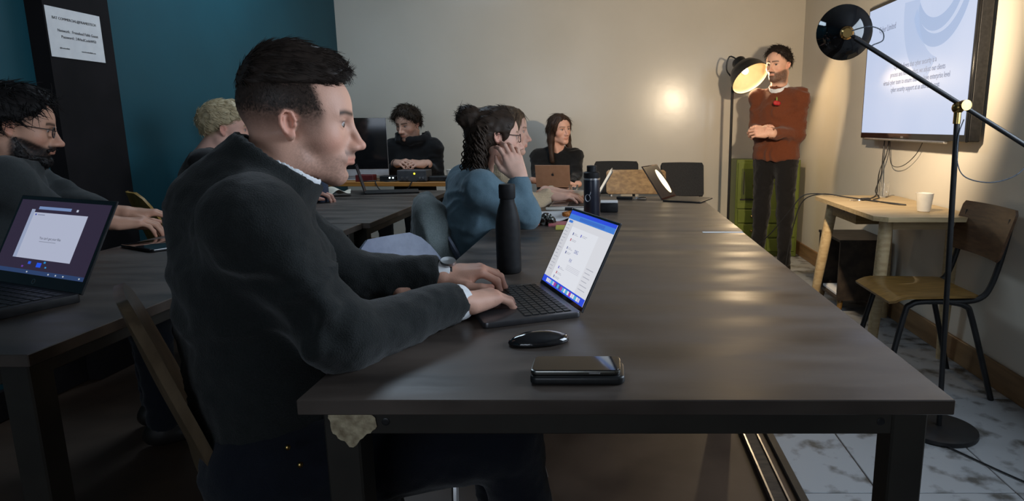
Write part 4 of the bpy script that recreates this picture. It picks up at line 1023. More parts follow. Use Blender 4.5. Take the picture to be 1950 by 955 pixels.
mbk, el, tx, _ = laptop('space grey laptop the front man types on, its screen lit white and blue', (-0.117, 1.4645, 0.7502), rad(-66.5), 0.292, 0.208, 0.012, 26, SPACEG, SCRW, lid_h=0.208, bezel=0.0065)
BL = (0.03, 0.08, 0.75); B2 = (0.06, 0.22, 0.70)
el(0, 0.955, 1, 1, BL, 0.9); el(0, 0.885, 1, 0.955, B2, 0.9); el(0.25, 0.90, 0.80, 0.94, (0.05, 0.16, 0.60), 0.9, 2); el(0, 0, 1, 0.085, BL, 0.9)
el(0, 0.085, 0.16, 0.885, (0.66, 0.67, 0.72), 0.9); el(0.04, 0.84, 0.13, 0.872, B2, 0.9, 3); el(0.76, 0.085, 1, 0.80, (0.74, 0.75, 0.80), 0.9); el(0.16, 0.80, 1, 0.885, (0.72, 0.73, 0.78), 0.9)
rr = random.Random(3); G1 = (0.42, 0.43, 0.50)
for i in range(15): el(0.03, 0.80 - i * 0.044, 0.03 + rr.uniform(0.05, 0.10), 0.808 - i * 0.044, G1, 0.9, 3)
for i, (x, z) in enumerate(((0.24, 0.70), (0.42, 0.71), (0.24, 0.62), (0.24, 0.51), (0.25, 0.45), (0.24, 0.24), (0.24, 0.17), (0.22, 0.11))):
    el(x, z, x + 0.018, z + 0.035, ((0.10, 0.12, 0.30), (0.15, 0.15, 0.6), (0.5, 0.12, 0.15), (0.2, 0.22, 0.4))[i % 4], 0.9, 3)
    for q in range(2): el(x + 0.03, z + 0.022 - q * 0.016, x + 0.03 + rr.uniform(0.06, 0.12), z + 0.027 - q * 0.016, G1, 0.9, 3)
for i in range(6): el(0.79, 0.40 - i * 0.05, 0.79 + rr.uniform(0.08, 0.15), 0.408 - i * 0.05, G1, 0.9, 3)
for i in range(4): el(0.40, 0.33 - i * 0.018, 0.70, 0.336 - i * 0.018, (0.60, 0.61, 0.68), 0.9, 3)
tx('DBG', 0.43, 0.50, 0.012, (0.04, 0.07, 0.35), 0.9); tx('FIX', 0.40, 0.375, 0.012, (0.04, 0.07, 0.35), 0.9)
for i in range(20): el(0.10 + i * 0.041, 0.018, 0.134 + i * 0.041, 0.066, rr.choice(((0.75, 0.75, 0.8), (0.6, 0.6, 0.75), (0.5, 0.05, 0.3), (0.1, 0.5, 0.7), (0.8, 0.8, 0.8), (0.1, 0.1, 0.2))), 0.9, 3)
hp, el, tx, MLh = laptop('black laptop with a white page open on its purple desktop at the left edge', (-1.400, 1.530, 0.7502), rad(-22.7), 0.392, 0.25, 0.020, 27, BLACKP, glow('purple_desktop', (0.030, 0.022, 0.045), 0.9), lid_h=0.232, bezel=0.012, chin=0.014)
el(0.17, 0.20, 0.80, 0.83, (0.50, 0.54, 0.70), 0.8); el(0.16, 0.20, 0.20, 0.87, (0.36, 0.42, 0.60), 0.8, 2); el(0.235, 0.875, 0.60, 0.915, (0.20, 0.30, 0.55), 0.8, 2); el(0.66, 0.875, 0.68, 0.905, (0.6, 0.65, 0.8), 0.8, 2); el(0.22, 0.79, 0.235, 0.81, (0.03, 0.05, 0.4), 0.8, 2); el(0.25, 0.793, 0.33, 0.805, (0.25, 0.28, 0.4), 0.8, 2)
tx("You can't get your files", 0.375, 0.47, 0.0095, (0.03, 0.03, 0.05), 0.8); el(0.385, 0.435, 0.57, 0.442, (0.25, 0.27, 0.35), 0.8, 2)
el(0, 0.0, 1, 0.055, (0.03, 0.06, 0.16), 0.8); 
for x, z, w_, c in ((0.36, 0.13, 0.03, (0.03, 0.12, 0.8)), (0.46, 0.10, 0.05, (0.02, 0.10, 0.9)), (0.53, 0.16, 0.02, (0.03, 0.3, 0.7)), (0.56, 0.10, 0.015, (0.05, 0.35, 0.8)), (0.30, 0.08, 0.02, (0.15, 0.05, 0.4))): el(x, z, x + w_, z + w_ * 1.2, c, 0.8, 2)
for x in (0.38, 0.62, 0.70, 0.78, 0.95): el(x, 0.018, x + 0.012, 0.036, (0.6, 0.65, 0.7), 0.8, 3)
obj('round_badge', MB().tube([(0.006 * math.cos(a), -0.0032, 0.014 + 0.006 * math.sin(a)) for a in [i * math.pi / 6 for i in range(12)]], 0.0008, 4, closed=True), ALU, hp).matrix_local = MLh
lm, el, tx, _ = laptop('dark laptop under the hands of the bearded man with glasses', (-1.395, 2.54, 0.7502), rad(-38), 0.32, 0.22, 0.016, 22, BLACKP, glow('dim_screen', (0.2, 0.25, 0.35), 0.5))
tag(obj('tablet', MB().rbox((0, 0, 0.005), (0.20, 0.15, 0.010), 0.003, 2, zr=0.012), BLACKG, loc=(-1.52, 2.16, 0.7502), rot=(0, 0, rad(-30))), 'thin dark tablet lying before the bearded man', 'tablet')
l2, el, tx, _ = laptop('thin open black laptop seen edge on at the far end of the left tables', (-1.475, 3.93, 0.7502), rad(108), 0.20, 0.31, 0.010, 14, BLACKP, glow('dark_display', (0.02, 0.02, 0.03), 0.4), lid_h=0.17, keys=False)
l3, el, tx, _ = laptop('silver laptop used by the woman in the cream jumper', (-0.085, 3.335, 0.7502), rad(-90), 0.30, 0.21, 0.011, 30, ALU, glow('pale_display', (0.75, 0.68, 0.56), 0.9), lid_h=0.20)
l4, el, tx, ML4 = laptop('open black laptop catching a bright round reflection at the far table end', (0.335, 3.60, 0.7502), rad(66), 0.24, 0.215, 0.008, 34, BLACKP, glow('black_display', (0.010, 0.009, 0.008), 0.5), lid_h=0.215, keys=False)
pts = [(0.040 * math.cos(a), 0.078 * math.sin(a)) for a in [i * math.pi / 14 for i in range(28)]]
obj('bright_spot', MB().prism(pts, 0, 0.0004, TR(0.058, -0.0034, 0.105) @ RX(rad(90)) @ RZ(rad(12))), glow('lamp_image', (1.0, 0.80, 0.45), 3.0), [c for c in l4.children if c.name.startswith('lid')][0], smooth=0).matrix_local = ML4  # lamp reflection painted on the screen as a glowing disc
# mouse
F = Field((-0.07, -0.045, -0.002), (0.07, 0.045, 0.04), 0.002); F.ell((0, 0, 0.0035), (0.058, 0.0305, 0.019), 0.004); F.cut((0, 0, 0.0015), (0, 0, -1), 0.002); v, q = F.nets(); v = relax(v, q, 2)
tag(obj('computer_mouse', mesh_np('computer_mouse', v, q), mat('mouse_gloss', (0.010, 0.010, 0.012), 0.08, col2=(0.012, 0.012, 0.014), scale=10, spec=0.6, coat=0.5), smooth=180, loc=(-0.132, 1.165, 0.7502), rot=(0, 0, rad(14))), 'glossy black mouse beside the space grey laptop', 'mouse')
# phone on a black power bank
tag(obj('power_bank', MB().rbox((0, 0, 0.007), (0.150, 0.070, 0.0135), 0.004, 3, zr=0.012), mat('rubber_black', (0.012, 0.013, 0.014), 0.35, col2=(0.016, 0.017, 0.018), scale=40), loc=(-0.050, 0.995, 0.7502)), 'black power bank lying under the phone on the nearest table', 'power bank')
ph = thing('phone', 'dark phone lying face up on the black power bank', 'phone', (-0.053, 1.000, 0.7640))
obj('body', MB().rbox((0, 0, 0.004), (0.143, 0.068, 0.0078), 0.002, 2, zr=0.011), mat('phone_frame', (0.20, 0.20, 0.19), 0.25, 1.0, col2=(0.16, 0.16, 0.15), scale=20), ph)
obj('screen', MB().rbox((0, 0, 0.0082), (0.138, 0.063, 0.0008), 0.0003, 1, zr=0.009), BLACKG, ph); obj('button', MB().rbox((0.030, -0.0342, 0.0042), (0.018, 0.0012, 0.0026), 0.0004, 1), ALU, ph)
# bottles
def bottle(name, label, loc, prof, m, cap_prof=None, mc=None, ring=None):
    t = thing(name, label, 'bottle', loc); obj('body', MB().lathe(prof, 36), m, t, smooth=50)
    if cap_prof: obj('cap', MB().lathe(cap_prof, 32), mc or m, t, smooth=40)
    if ring: obj('rim_ring', MB().lathe(ring, 32, close=True), ALU, t, smooth=60)
    return t
MATB = mat('matt_black', (0.009, 0.009, 0.010), 0.6, spec=0.25, col2=(0.014, 0.014, 0.015), scale=60)
bottle('steel_bottle', 'tall matt black slim-necked bottle in front of the woman in blue', (-0.278, 1.765, 0.7502), [(0, 0), (0.030, 0), (0.0335, 0.004), (0.034, 0.02), (0.034, 0.125), (0.032, 0.150), (0.026, 0.178), (0.0205, 0.195), (0.0195, 0.205), (0, 0.205)], MATB, [(0, 0.206), (0.021, 0.206), (0.0225, 0.209), (0.0225, 0.240), (0.021, 0.245), (0.012, 0.246), (0, 0.246)])
NAVY = mat('navy_enamel', (0.010, 0.012, 0.022), 0.32, col2=(0.013, 0.015, 0.026), scale=40)
fk = bottle('flask', 'navy flask with a looped lid and pale ring logo by the crumpled wrapper', (-0.073, 2.735, 0.7502), [(0, 0), (0.032, 0), (0.0345, 0.004), (0.0345, 0.175), (0.033, 0.180), (0, 0.180)], NAVY, [(0, 0.186), (0.033, 0.186), (0.034, 0.188), (0.034, 0.208), (0.030, 0.212), (0.021, 0.213), (0.021, 0.236), (0.019, 0.238), (0, 0.238)], BLACKP, [(0.0325, 0.179), (0.0355, 0.179), (0.0355, 0.186), (0.0325, 0.186)])
PALE = mat('pale_print', srgb(200, 204, 212), 0.5, col2=srgb(190, 194, 202), scale=40)
lg = []
for i in range(20): a = 2 * math.pi * i / 20; lg.append((0.0356 * math.cos(rad(-118) + 0.011 / 0.0345 * math.cos(a)), 0.0356 * math.sin(rad(-118) + 0.011 / 0.0345 * math.cos(a)), 0.105 + 0.014 * math.sin(a)))
obj('ring_logo', MB().tube(lg, 0.0030, 5, closed=True, ry=0.0008), PALE, fk)
obj('ring_logo', MB().tube([(0.0356 * math.cos(rad(-118 + k)), 0.0356 * math.sin(rad(-118 + k)), z) for k, z in ((14, 0.117), (20, 0.124), (21, 0.131))], 0.003, 5, ry=0.0008), PALE, fk)
# white cup with handle and saucer behind the flask
cp = thing('coffee_cup', 'white cup with a handle standing left of the navy flask', 'cup', (-0.175, 3.50, 0.7502))
obj('bowl', MB().lathe([(0, 0), (0.024, 0), (0.026, 0.004), (0.038, 0.03), (0.044, 0.058), (0.041, 0.058), (0.035, 0.03), (0.02, 0.008), (0, 0.007)], 30), WHITEC, cp, smooth=50)
obj('handle', MB().tube([(-0.040, 0, 0.050), (-0.058, 0, 0.048), (-0.062, 0, 0.034), (-0.050, 0, 0.020), (-0.034, 0, 0.018)], 0.0042, 8, smooth=4), WHITEC, cp)
tag(obj('drinking_glass', MB().lathe([(0, 0), (0.022, 0), (0.024, 0.003), (0.027, 0.075), (0.0258, 0.075), (0.022, 0.006), (0, 0.006)], 24), GLASS, loc=(-0.20, 3.66, 0.7502)), 'small clear glass just behind the white cup', 'glass')
# markers, box, papers, pastry
def marker(label, p, a, mc, mb2, L=0.135):
    t = thing('marker_pen', label, 'marker', p, rad(a)); M = RY(rad(90))
    obj('barrel', MB().lathe([(0, -L / 2), (0.0075, -L / 2), (0.0085, -L / 2 + 0.004), (0.0085, L * 0.18), (0, L * 0.18)], 16, TR(0, 0, 0.0095) @ M), mb2, t); obj('cap', MB().lathe([(0, L * 0.181), (0.0092, L * 0.181), (0.0092, L / 2 - 0.004), (0.007, L / 2), (0, L / 2)], 16, TR(0, 0, 0.0095) @ M), mc, t)
marker('white marker pen with a black cap lying before the cream jumper', (-0.235, 3.09, 0.7502), -3, BLACKP, WHITEC); marker('white and grey marker pen just left of the navy flask', (-0.125, 3.065, 0.7502), -1, mat('grey_plastic', srgb(96, 98, 104), 0.5, col2=srgb(90, 92, 98), scale=30), WHITEC, 0.10)
bxs = thing('small_box', 'small black box with a white lid behind the navy flask', 'box', (0.0, 3.075, 0.7502))
obj('body', MB().rbox((0, 0, 0.022), (0.085, 0.075, 0.043), 0.006, 2), BLACKP, bxs); obj('lid', MB().rbox((0, 0, 0.0475), (0.082, 0.072, 0.007), 0.002, 1), PAPER, bxs)
def wavy(name, label, cat, loc, w, d, amp, m, rz=0, seed=1, n=16, th=0.0006):
    r = random.Random(seed); A = [(r.uniform(3, 9) / max(w, d), r.uniform(3, 9) / max(w, d), r.uniform(0, 6)) for _ in range(4)]
    def fn(s, u):
        x = s * w / 2; y = (u - 0.5) * d; return (x, y, max(0.0006, amp * (0.5 + 0.25 * sum(math.sin(a * x + b * y + c) for a, b, c in A) / 1.4)))
    return tag(obj(name, grid_shell(fn, n, n, th), m, smooth=50, loc=loc, rot=(0, 0, rz)), label, cat)
wavy('paper_bag', 'flattened white paper bag under the pastry on the far table', 'paper', (-0.215, 2.80, 0.7505), 0.24, 0.16, 0.040, PAPER, rad(8), 3)
F = Field((-0.07, -0.05, -0.005), (0.07, 0.05, 0.05), 0.0025)
for i in range(7):
    a = -0.9 + 1.8 * i / 6; F.ell((0.045 * math.sin(a), -0.03 + 0.04 * math.cos(a), 0.012), (0.014, 0.016 - 0.005 * abs(a), 0.014 - 0.004 * abs(a)), 0.005)
F.cut((0, 0, 0.0), (0, 0, -1), 0.003); v, q = F.nets(); v = folds(v, q, 0.002, (80, 80, 80))
tag(obj('croissant', mesh_np('croissant', v, q), mat('baked_crust', srgb(196, 128, 56), 0.55, col2=srgb(140, 78, 28), scale=60, bump=0.3, bscale=150), smooth=180, loc=(-0.150, 2.735, 0.772)), 'golden croissant piece on the white paper bag', 'pastry')
tag(obj('notebook', MB().rbox((0, 0, 0.004), (0.16, 0.10, 0.008), 0.001, 1), mat('pink_cover', srgb(190, 96, 104), 0.6, col2=srgb(170, 120, 110), scale=40, contrast=0.3), loc=(-0.17, 2.655, 0.7502), rot=(0, 0, rad(4))), 'pink patterned notebook in front of the pastry', 'notebook')
tag(obj('sticky_pad', MB().rbox((0, 0, 0.004), (0.075, 0.075, 0.008), 0.0006, 1), mat('yellow_pad', srgb(205, 196, 96), 0.7, col2=srgb(196, 186, 88), scale=30), loc=(-0.175, 2.555, 0.7502), rot=(0, 0, rad(3))), 'yellow sticky note pad at the joint of the two tables', 'notepad')
F = Field((-0.06, -0.05, -0.002), (0.06, 0.05, 0.06), 0.003); F.ell((0, 0, 0.016), (0.040, 0.03, 0.016), 0.004); F.ell((0.005, 0, 0.028), (0.022, 0.02, 0.014), 0.004); v, q = F.nets(); v = folds(v, q, 0.012, (60, 60, 60), 2.0); v[:, 2] = np.maximum(v[:, 2], 0.0005)
tag(obj('foil_wrapper', mesh_np('foil_wrapper', v, q), mat('foil', srgb(120, 124, 120), 0.3, 0.7, col2=srgb(60, 50, 46), scale=50, contrast=0.2), smooth=30, loc=(-0.265, 2.665, 0.7502)), 'crumpled foil wrapper beside the elbow of the woman in blue', 'wrapper')
tag(obj('orange_peel', mesh_np('orange_peel', v * np.array((0.45, 0.6, 0.5), np.float32), q), mat('orange_skin', srgb(200, 90, 40), 0.5, col2=srgb(170, 70, 30), scale=60), smooth=30, loc=(-0.305, 2.62, 0.7502)), 'small orange scrap beside the foil wrapper', 'scrap')
kb2 = thing('key_bunch', 'bunch of dark keys on the far table beside the black box', 'keys', (0.145, 3.58, 0.7502), rad(-8))
obj('fob', MB().rbox((-0.06, 0, 0.009), (0.09, 0.025, 0.016), 0.006, 2), BLACKP, kb2); obj('key_ring', MB().tube([(0.016 * math.cos(a), 0.016 * math.sin(a), 0.006 + 0.006 * math.cos(a)) for a in [i * math.pi / 6 for i in range(12)]], 0.0016, 5, closed=True), ALU, kb2)
for i, a in enumerate((10, -14, 30, 50)): obj('key', MB().rbox((0.034, 0, 0.004 + 0.003 * i), (0.055, 0.012, 0.003), 0.0006, 1, M=RZ(rad(a))), ALU if i % 2 else BLACKM, kb2)
tag(obj('cylinder_speaker', MB().lathe([(0, 0), (0.029, 0), (0.0335, 0.006), (0.0335, 0.132), (0.030, 0.139), (0, 0.139)], 32), mat('speaker_mesh', srgb(92, 104, 128), 0.85, col2=srgb(66, 76, 98), scale=300, bump=0.3, bscale=600), smooth=50, loc=(-1.535, 3.47, 0.7502)), 'grey blue fabric cylinder speaker on the left tables', 'speaker')
wavy('napkin', 'white crumpled paper bag beside the grey cylinder speaker', 'paper', (-1.575, 3.78, 0.7505), 0.13, 0.10, 0.055, mat('warm_paper', srgb(226, 218, 200), 0.8, col2=srgb(214, 206, 188), scale=20), rad(20), 8)

# ------------------------------------------------------------------ control desk at the back
dj = thing('plank_table', 'long table with an orange wooden plank top holding the audio gear', 'table', (-1.70, 4.95, 0))
obj('plank_top', MB().rbox((0, 0, 0.733), (1.18, 0.42, 0.032), 0.003, 1), mat('orange_pine', srgb(190, 132, 62), 0.45, col2=srgb(164, 108, 48), scale=5, stretch=(1, 10, 10)), dj)
for sx in (-1, 1):
    for sy in (-1, 1): obj('leg', MB().rbox((sx * 0.54, sy * 0.17, 0.3585), (0.035, 0.035, 0.717), 0.002, 1), STEELE, dj)
PALEG = mat('pale_grey_metal', srgb(186, 190, 196), 0.4, col2=srgb(178, 182, 188), scale=30)
mn = thing('desktop_computer', 'large black-screened desktop computer with silver chin on the plank table', 'computer', (-1.93, 4.92, 0.7492), rad(10))
obj('screen_housing', MB().rbox((0, 0, 0.245), (0.52, 0.018, 0.43), 0.006, 2), PALEG, mn); obj('screen', MB().rbox((0, -0.0105, 0.272), (0.519, 0.004, 0.378), 0.001, 1), BLACKG, mn); obj('stand', MB().rbox((0, 0.06, 0.16), (0.16, 0.006, 0.32), 0.002, 1), ALU, mn); obj('foot', MB().rbox((0, 0.05, 0.004), (0.17, 0.16, 0.008), 0.002, 1), ALU, mn)
ag = thing('audio_mixer', 'grey audio mixer with a yellow light on the plank table', 'mixer', (-1.44, 4.83, 0.7492))
obj('case', MB().rbox((0, 0, 0.045), (0.215, 0.15, 0.078), 0.004, 1), mat('mixer_grey', srgb(72, 72, 74), 0.5, col2=srgb(60, 60, 62), scale=30), ag)
for x in (-0.09, 0.09): obj('foot', MB().rbox((x, 0, 0.003), (0.02, 0.1, 0.006), 0.001, 1), BLACKP, ag)
obj('light', MB().ball((0.02, -0.076, 0.06), 0.007, n=6), glow('yellow_led', (1.0, 0.8, 0.05), 2.0), ag)
for x in (-0.07, -0.035, 0.06, 0.085): obj('knob', MB().lathe([(0, 0), (0.009, 0), (0.008, 0.010), (0, 0.010)], 12, TR(x, -0.075, 0.03) @ RX(rad(90))), ALU, ag)
sb = thing('interface_box', 'small black box with two white lights left of the mixer', 'audio box', (-1.625, 4.83, 0.7492))
obj('case', MB().rbox((0, 0, 0.02), (0.12, 0.1, 0.04), 0.003, 1), BLACKP, sb)
for x in (0.015, 0.04): obj('light', MB().ball((x, -0.051, 0.028), 0.006, n=6), glow('white_led', (0.8, 1.0, 1.0), 2.5), sb)
tag(obj('red_box', MB().rbox((0, 0, 0.025), (0.13, 0.08, 0.05), 0.004, 1), mat('dull_red', srgb(104, 30, 30), 0.5, col2=srgb(86, 24, 24), scale=20), loc=(-1.79, 4.80, 0.7492)), 'small dull red box before the desktop computer', 'box')
tag(obj('media_player', MB().rbox((0, 0, 0.018), (0.17, 0.12, 0.036), 0.004, 1), BLACKP, loc=(-1.245, 4.86, 0.7492)), 'flat black device at the right end of the plank table', 'device')
pc = thing('paper_cup', 'cream paper cup at the right end of the plank table', 'cup', (-1.152, 4.77, 0.7492))
obj('wall', MB().lathe([(0, 0.004), (0.027, 0.0), (0.0365, 0.088), (0.035, 0.088), (0.026, 0.008), (0, 0.008)], 28), WHITEC, pc, smooth=50); obj('rim', MB().tube([(0.0362 * math.cos(a), 0.0362 * math.sin(a), 0.088) for a in [i * math.pi / 12 for i in range(24)]], 0.0018, 6, closed=True), WHITEC, pc)
for lab, ps in (('black audio cable looping below the front of the plank table', [(-1.72, 4.80, 0.753), (-1.70, 4.735, 0.745), (-1.66, 4.725, 0.69), (-1.56, 4.725, 0.675), (-1.47, 4.73, 0.70), (-1.44, 4.735, 0.745), (-1.44, 4.76, 0.753)]), ('tangled black leads in front of the interface box', [(-1.86, 4.78, 0.753), (-1.78, 4.75, 0.753), (-1.70, 4.77, 0.757), (-1.62, 4.75, 0.753), (-1.55, 4.77, 0.757), (-1.40, 4.748, 0.753)])):
    cable('audio_cable', lab, ps, 0.004)

# ------------------------------------------------------------------ the people
def ik(S, W, a=0.285, b=0.255, pole=(0, 0, -1)):
    S = Vector(S); W = Vector(W); d = W - S; L = min(d.length, (a + b) * 0.999); u = d.normalized()
    x = (a * a - b * b + L * L) / (2 * L); h = math.sqrt(max(a * a - x * x, 0)); p = Vector(pole); p = (p - u * p.dot(u)).normalized()
    return S + u * x + p * h
def pose(pel, yaw, nb, lw, rw, sh=0.175, le=None, re=None, lpole=None, rpole=None, drop=0.025, knee=0.42, kz=0.50, foot=0.0, sh_yaw=None):
    pel = Vector(pel); nb = Vector(nb); f = Vector((math.cos(rad(yaw)), math.sin(rad(yaw)), 0)); l = Vector((-f.y, f.x, 0))
    sy = rad(sh_yaw if sh_yaw is not None else yaw); ls_ = Vector((-math.sin(sy), math.cos(sy), 0))
    S = nb + Vector((0, 0, -drop)) - f * 0.015; J = dict(pel=pel, nb=nb, ls=S + ls_ * sh, rs=S - ls_ * sh, lw=Vector(lw), rw=Vector(rw))
    J['le'] = Vector(le) if le else ik(J['ls'], lw, pole=lpole or (l * 0.5 + Vector((0, 0, -1)) - f * 0.2)); J['re'] = Vector(re) if re else ik(J['rs'], rw, pole=rpole or (-l * 0.5 + Vector((0, 0, -1)) - f * 0.2))
    for a, s in (('l', 1), ('r', -1)):
        J[a + 'k'] = pel + f * knee + l * s * 0.11; J[a + 'k'].z = kz; J[a + 'a'] = J[a + 'k'] + f * foot; J[a + 'a'].z = 0.08
    return J
def yv(yaw): return Vector((math.cos(rad(yaw)), math.sin(rad(yaw)), 0))
DKJEAN = cloth('dark_denim', (0.005, 0.0065, 0.011)); BLK = cloth('black_cotton', (0.0075, 0.0075, 0.008))

# --- the man typing in front
def front_man():
    J = dict(nb=(-0.648, 1.200, 1.030), rs=(-0.574, 1.040, 0.995), ls=(-0.757, 1.345, 1.012), re=at(652, 642, 1.05), rw=(-0.312, 1.295, 0.792), le=(-0.585, 1.445, 0.815), lw=(-0.395, 1.500, 0.802),
             pel=(-0.645, 1.160, 0.545), rk=(-0.20, 1.18, 0.545), lk=(-0.30, 1.42, 0.545), ra=(-0.12, 1.22, 0.08), la=(-0.24, 1.46, 0.08))
    HM = head_frame(at(570, 231, 1.27), 20, 4, 0, 0.96)
    st = dict(fade=1, stubble=0.45, hair=(0.022, 0.015, 0.011), skin=np.array(srgb(216, 168, 146)), open=1.0, gaze=(1, -0.05, -0.35), nose=0.84, chin=-0.004)
    cx = Vector((0.56, 0.24, 0.79)).normalized(); cc = Vector((-0.622, 1.218, 1.078))
    def extra(F):
        F.cone(cc - cx * 0.11, cc + cx * 0.012, 0.115, 0.088, 0.03)
        F.cone(cc - cx * 0.06, cc + cx * 0.2, 0.070, 0.082, 0.006, 's'); F.ell(cc + cx * 0.115, (0.16, 0.16, 0.115), 0.006, 's', cx.to_track_quat('Z', 'Y').to_matrix().to_4x4())
        # bunched cloth: inside of elbow, armpit, waist
        for p0, p1 in (((-0.50, 1.00, 0.93), (-0.445, 0.99, 0.86)), ((-0.47, 0.985, 0.80), (-0.42, 1.10, 0.775)), ((-0.36, 1.16, 0.80), (-0.40, 1.23, 0.76))):
            F.cone(p0, p1, 0.014, 0.010, 0.04)
    HR = dict(s=1, h=0.0032, M=frame(Vector(J['rw']) , (0.62, 0.74, -0.02), (-0.10, 0.06, 1)), k=dict(curls=[(34, 34, 18), (30, 34, 18), (28, 34, 20), (26, 32, 20)], arm=0.10, armdir=(-1, 0.10, -0.02), thumb=-0.004, spread=0.95))
    HL = dict(s=-1, h=0.0032, M=frame(Vector(J['lw']), (0.93, 0.24, 0.10), (-0.05, -0.10, 1)), k=dict(curls=[(36, 48, 25), (34, 44, 25), (30, 40, 25), (26, 36, 25)], arm=0.10, armdir=(-1, -0.12, -0.05), thumb=0.004))
    top = cloth('charcoal_knit', (0.0100, 0.0118, 0.0118), (0.0155, 0.0180, 0.0180), bump=0.35, bscale=420)
    root, B = person('man in a charcoal zip jumper typing at the front table in profile', J, HM, st, top, DKJEAN, [HR, HL], hair_crop(0.003), hairmat('dark_brown_hair', (0.019, 0.013, 0.010)), hb=0.0075, hh=0.0026, amp=0.006, top_name='jumper',
                     cut_neck='none', extra_top=extra, arm_r=(0.064, 0.054, 0.040), sleeve=0.95, bulk=1.08, lat=1.36, chest_r=(0.110, 0.126), hem=0.50, shoulders=0.068)
    SH = mat('white_shirt', srgb(226, 228, 230), 0.8, col2=srgb(214, 216, 218), scale=60)
    F = Field(cc - Vector((0.16, 0.16, 0.12)), cc + Vector((0.16, 0.16, 0.16)), 0.004)
    F.cone(cc - cx * 0.08 + Vector((0.006, 0.003, 0)), cc - cx * 0.005 + Vector((0.006, 0.003, 0)), 0.081, 0.078, 0.01); F.cone(cc - cx * 0.1, cc + cx * 0.2, 0.072, 0.074, 0.004, 's'); F.ell(cc + cx * 0.112, (0.16, 0.16, 0.10), 0.004, 's', cx.to_track_quat('Z', 'Y').to_matrix().to_4x4())
    v, q = F.nets(); obj('shirt_collar', mesh_np('shirt_collar', xf(v, B), q), SH, root, smooth=180)
    for a, M, r in (('r', HR['M'], 0.0375), ('l', HL['M'], 0.0355)):
        E = Vector(J[a + 'e']); Wp = Vector(J[a + 'w']); d = (Wp - E).normalized(); e = E + (Wp - E) * 0.93
        cf = MB().lathe([(r - 0.002, -0.03), (r, -0.03), (r, 0.028), (r - 0.002, 0.030), (r - 0.004, 0.028), (r - 0.004, -0.03)], 30, B @ frame(e, d, (0, 0, 1)) @ RY(rad(90)), close=True)
        obj('shirt_cuff', cf, SH, root, smooth=60)
    # wrist watch on the far wrist
    d = (Vector(J['lw']) - Vector(J['le'])).normalized(); MW = B @ frame(Vector(J['lw']) + d * 0.012, d, (0, -0.35, 1)) @ RY(rad(90))
    wt = obj('watch', MB().lathe([(0.0320, -0.008), (0.0335, -0.009), (0.0335, 0.009), (0.0320, 0.008)], 30, MW, close=True), mat('watch_steel', (0.5, 0.5, 0.5), 0.25, 1.0, col2=(0.25, 0.25, 0.25), scale=150), root, smooth=40, label='steel bracelet watch')
    obj('watch_case', MB().lathe([(0, 0), (0.017, 0), (0.0185, 0.003), (0.0175, 0.009), (0.0, 0.010)], 24, MW @ TR(-0.033, 0, 0) @ RY(rad(-90))), ALU, wt)
    for u, v_, y in ((548, 853, 0.99), (572, 886, 0.97)):
        p = at(u, v_, y); obj('rivet', MB().ball(B @ p, 0.005, n=5), BRASS, root)
front_man()

# --- bearded man with glasses at the left edge
def left_man():
    nb = at(30, 322, 2.10); lw = at(240, 406, 2.46); rw = at(212, 424, 2.30)
    lw.z = max(lw.z, 0.805); rw.z = max(rw.z, 0.81)
    J = pose((-2.02, 2.03, 0.55), 40, nb, lw, rw, sh=0.17, le=at(168, 402, 2.28), re=at(108, 425, 2.10), drop=0.03)
    HM = head_frame(at(32, 241, 2.12), 36, 10, 0, 0.95)
    hr = np.array((0.008, 0.006, 0.006)); st = dict(stubble=1.0, beard=1.0, hair=hr, skin=np.array(srgb(196, 150, 126)), open=0.7, gaze=(1, 0, -0.4))
    hands = [dict(s=-1, M=frame(lw, yv(33) + Vector((0, 0, -0.05)), (0, 0, 1)), k=dict(curl=(22, 30, 18), arm=0.20, armr=(0.027, 0.042), armdir=(-1, -0.1, 0.08))), dict(s=1, M=frame(rw, yv(40) + Vector((0, 0, -0.05)), (0, 0, 1)), k=dict(curl=(25, 32, 18), arm=0.20, armr=(0.027, 0.042), armdir=(-1, 0.1, 0.08)))]
    root, B = person('bearded man with glasses and a dark grey top at the left edge', J, HM, st, cloth('slate_cotton', (0.022, 0.026, 0.027)), DKJEAN, hands, hair_side(0.005, 4, 0.045, 0.020, -0.03, 0.07, 0.078, 0.40, 1500, 0.12, w=0.0022), hairmat('black_hair', (0.0055, 0.0045, 0.0045)), hb=0.012, hh=0.0042, top_name='sweatshirt', sleeve=0.25, arm_r=(0.066, 0.056, 0.045))
    glasses(root, B, HM, BLACKP, round_=True)
    # full beard
    F = Field((-0.03, -0.09, -0.17), (0.13, 0.09, 0.0), 0.005)
    F.ell((0.066, 0, -0.106), (0.034, 0.038, 0.027), 0.02)
    for s in (-1, 1): F.cone((0.004, s * 0.058, -0.045), (0.012, s * 0.056, -0.085), 0.013, 0.017, 0.02); F.cone((0.012, s * 0.056, -0.085), (0.07, s * 0.02, -0.110), 0.017, 0.018, 0.02); F.cone((0.098, 0, -0.060), (0.086, s * 0.027, -0.070), 0.006, 0.006, 0.008)
    v, q = F.nets(); v = folds(v, q, 0.004, (70, 70, 70)); c = comb(v, q, 1200, 0.012, 0.0010, lambda p: np.stack([0.3 + 0 * p[:, 0], 0 * p[:, 1], -np.ones(len(p))], 1), 0.25, 8, 0.3); v, q = merge((v, q), c)
    obj('beard', mesh_np('beard', xf(v, B @ HM), q), MATS['black_hair'], root, smooth=180)
left_man()

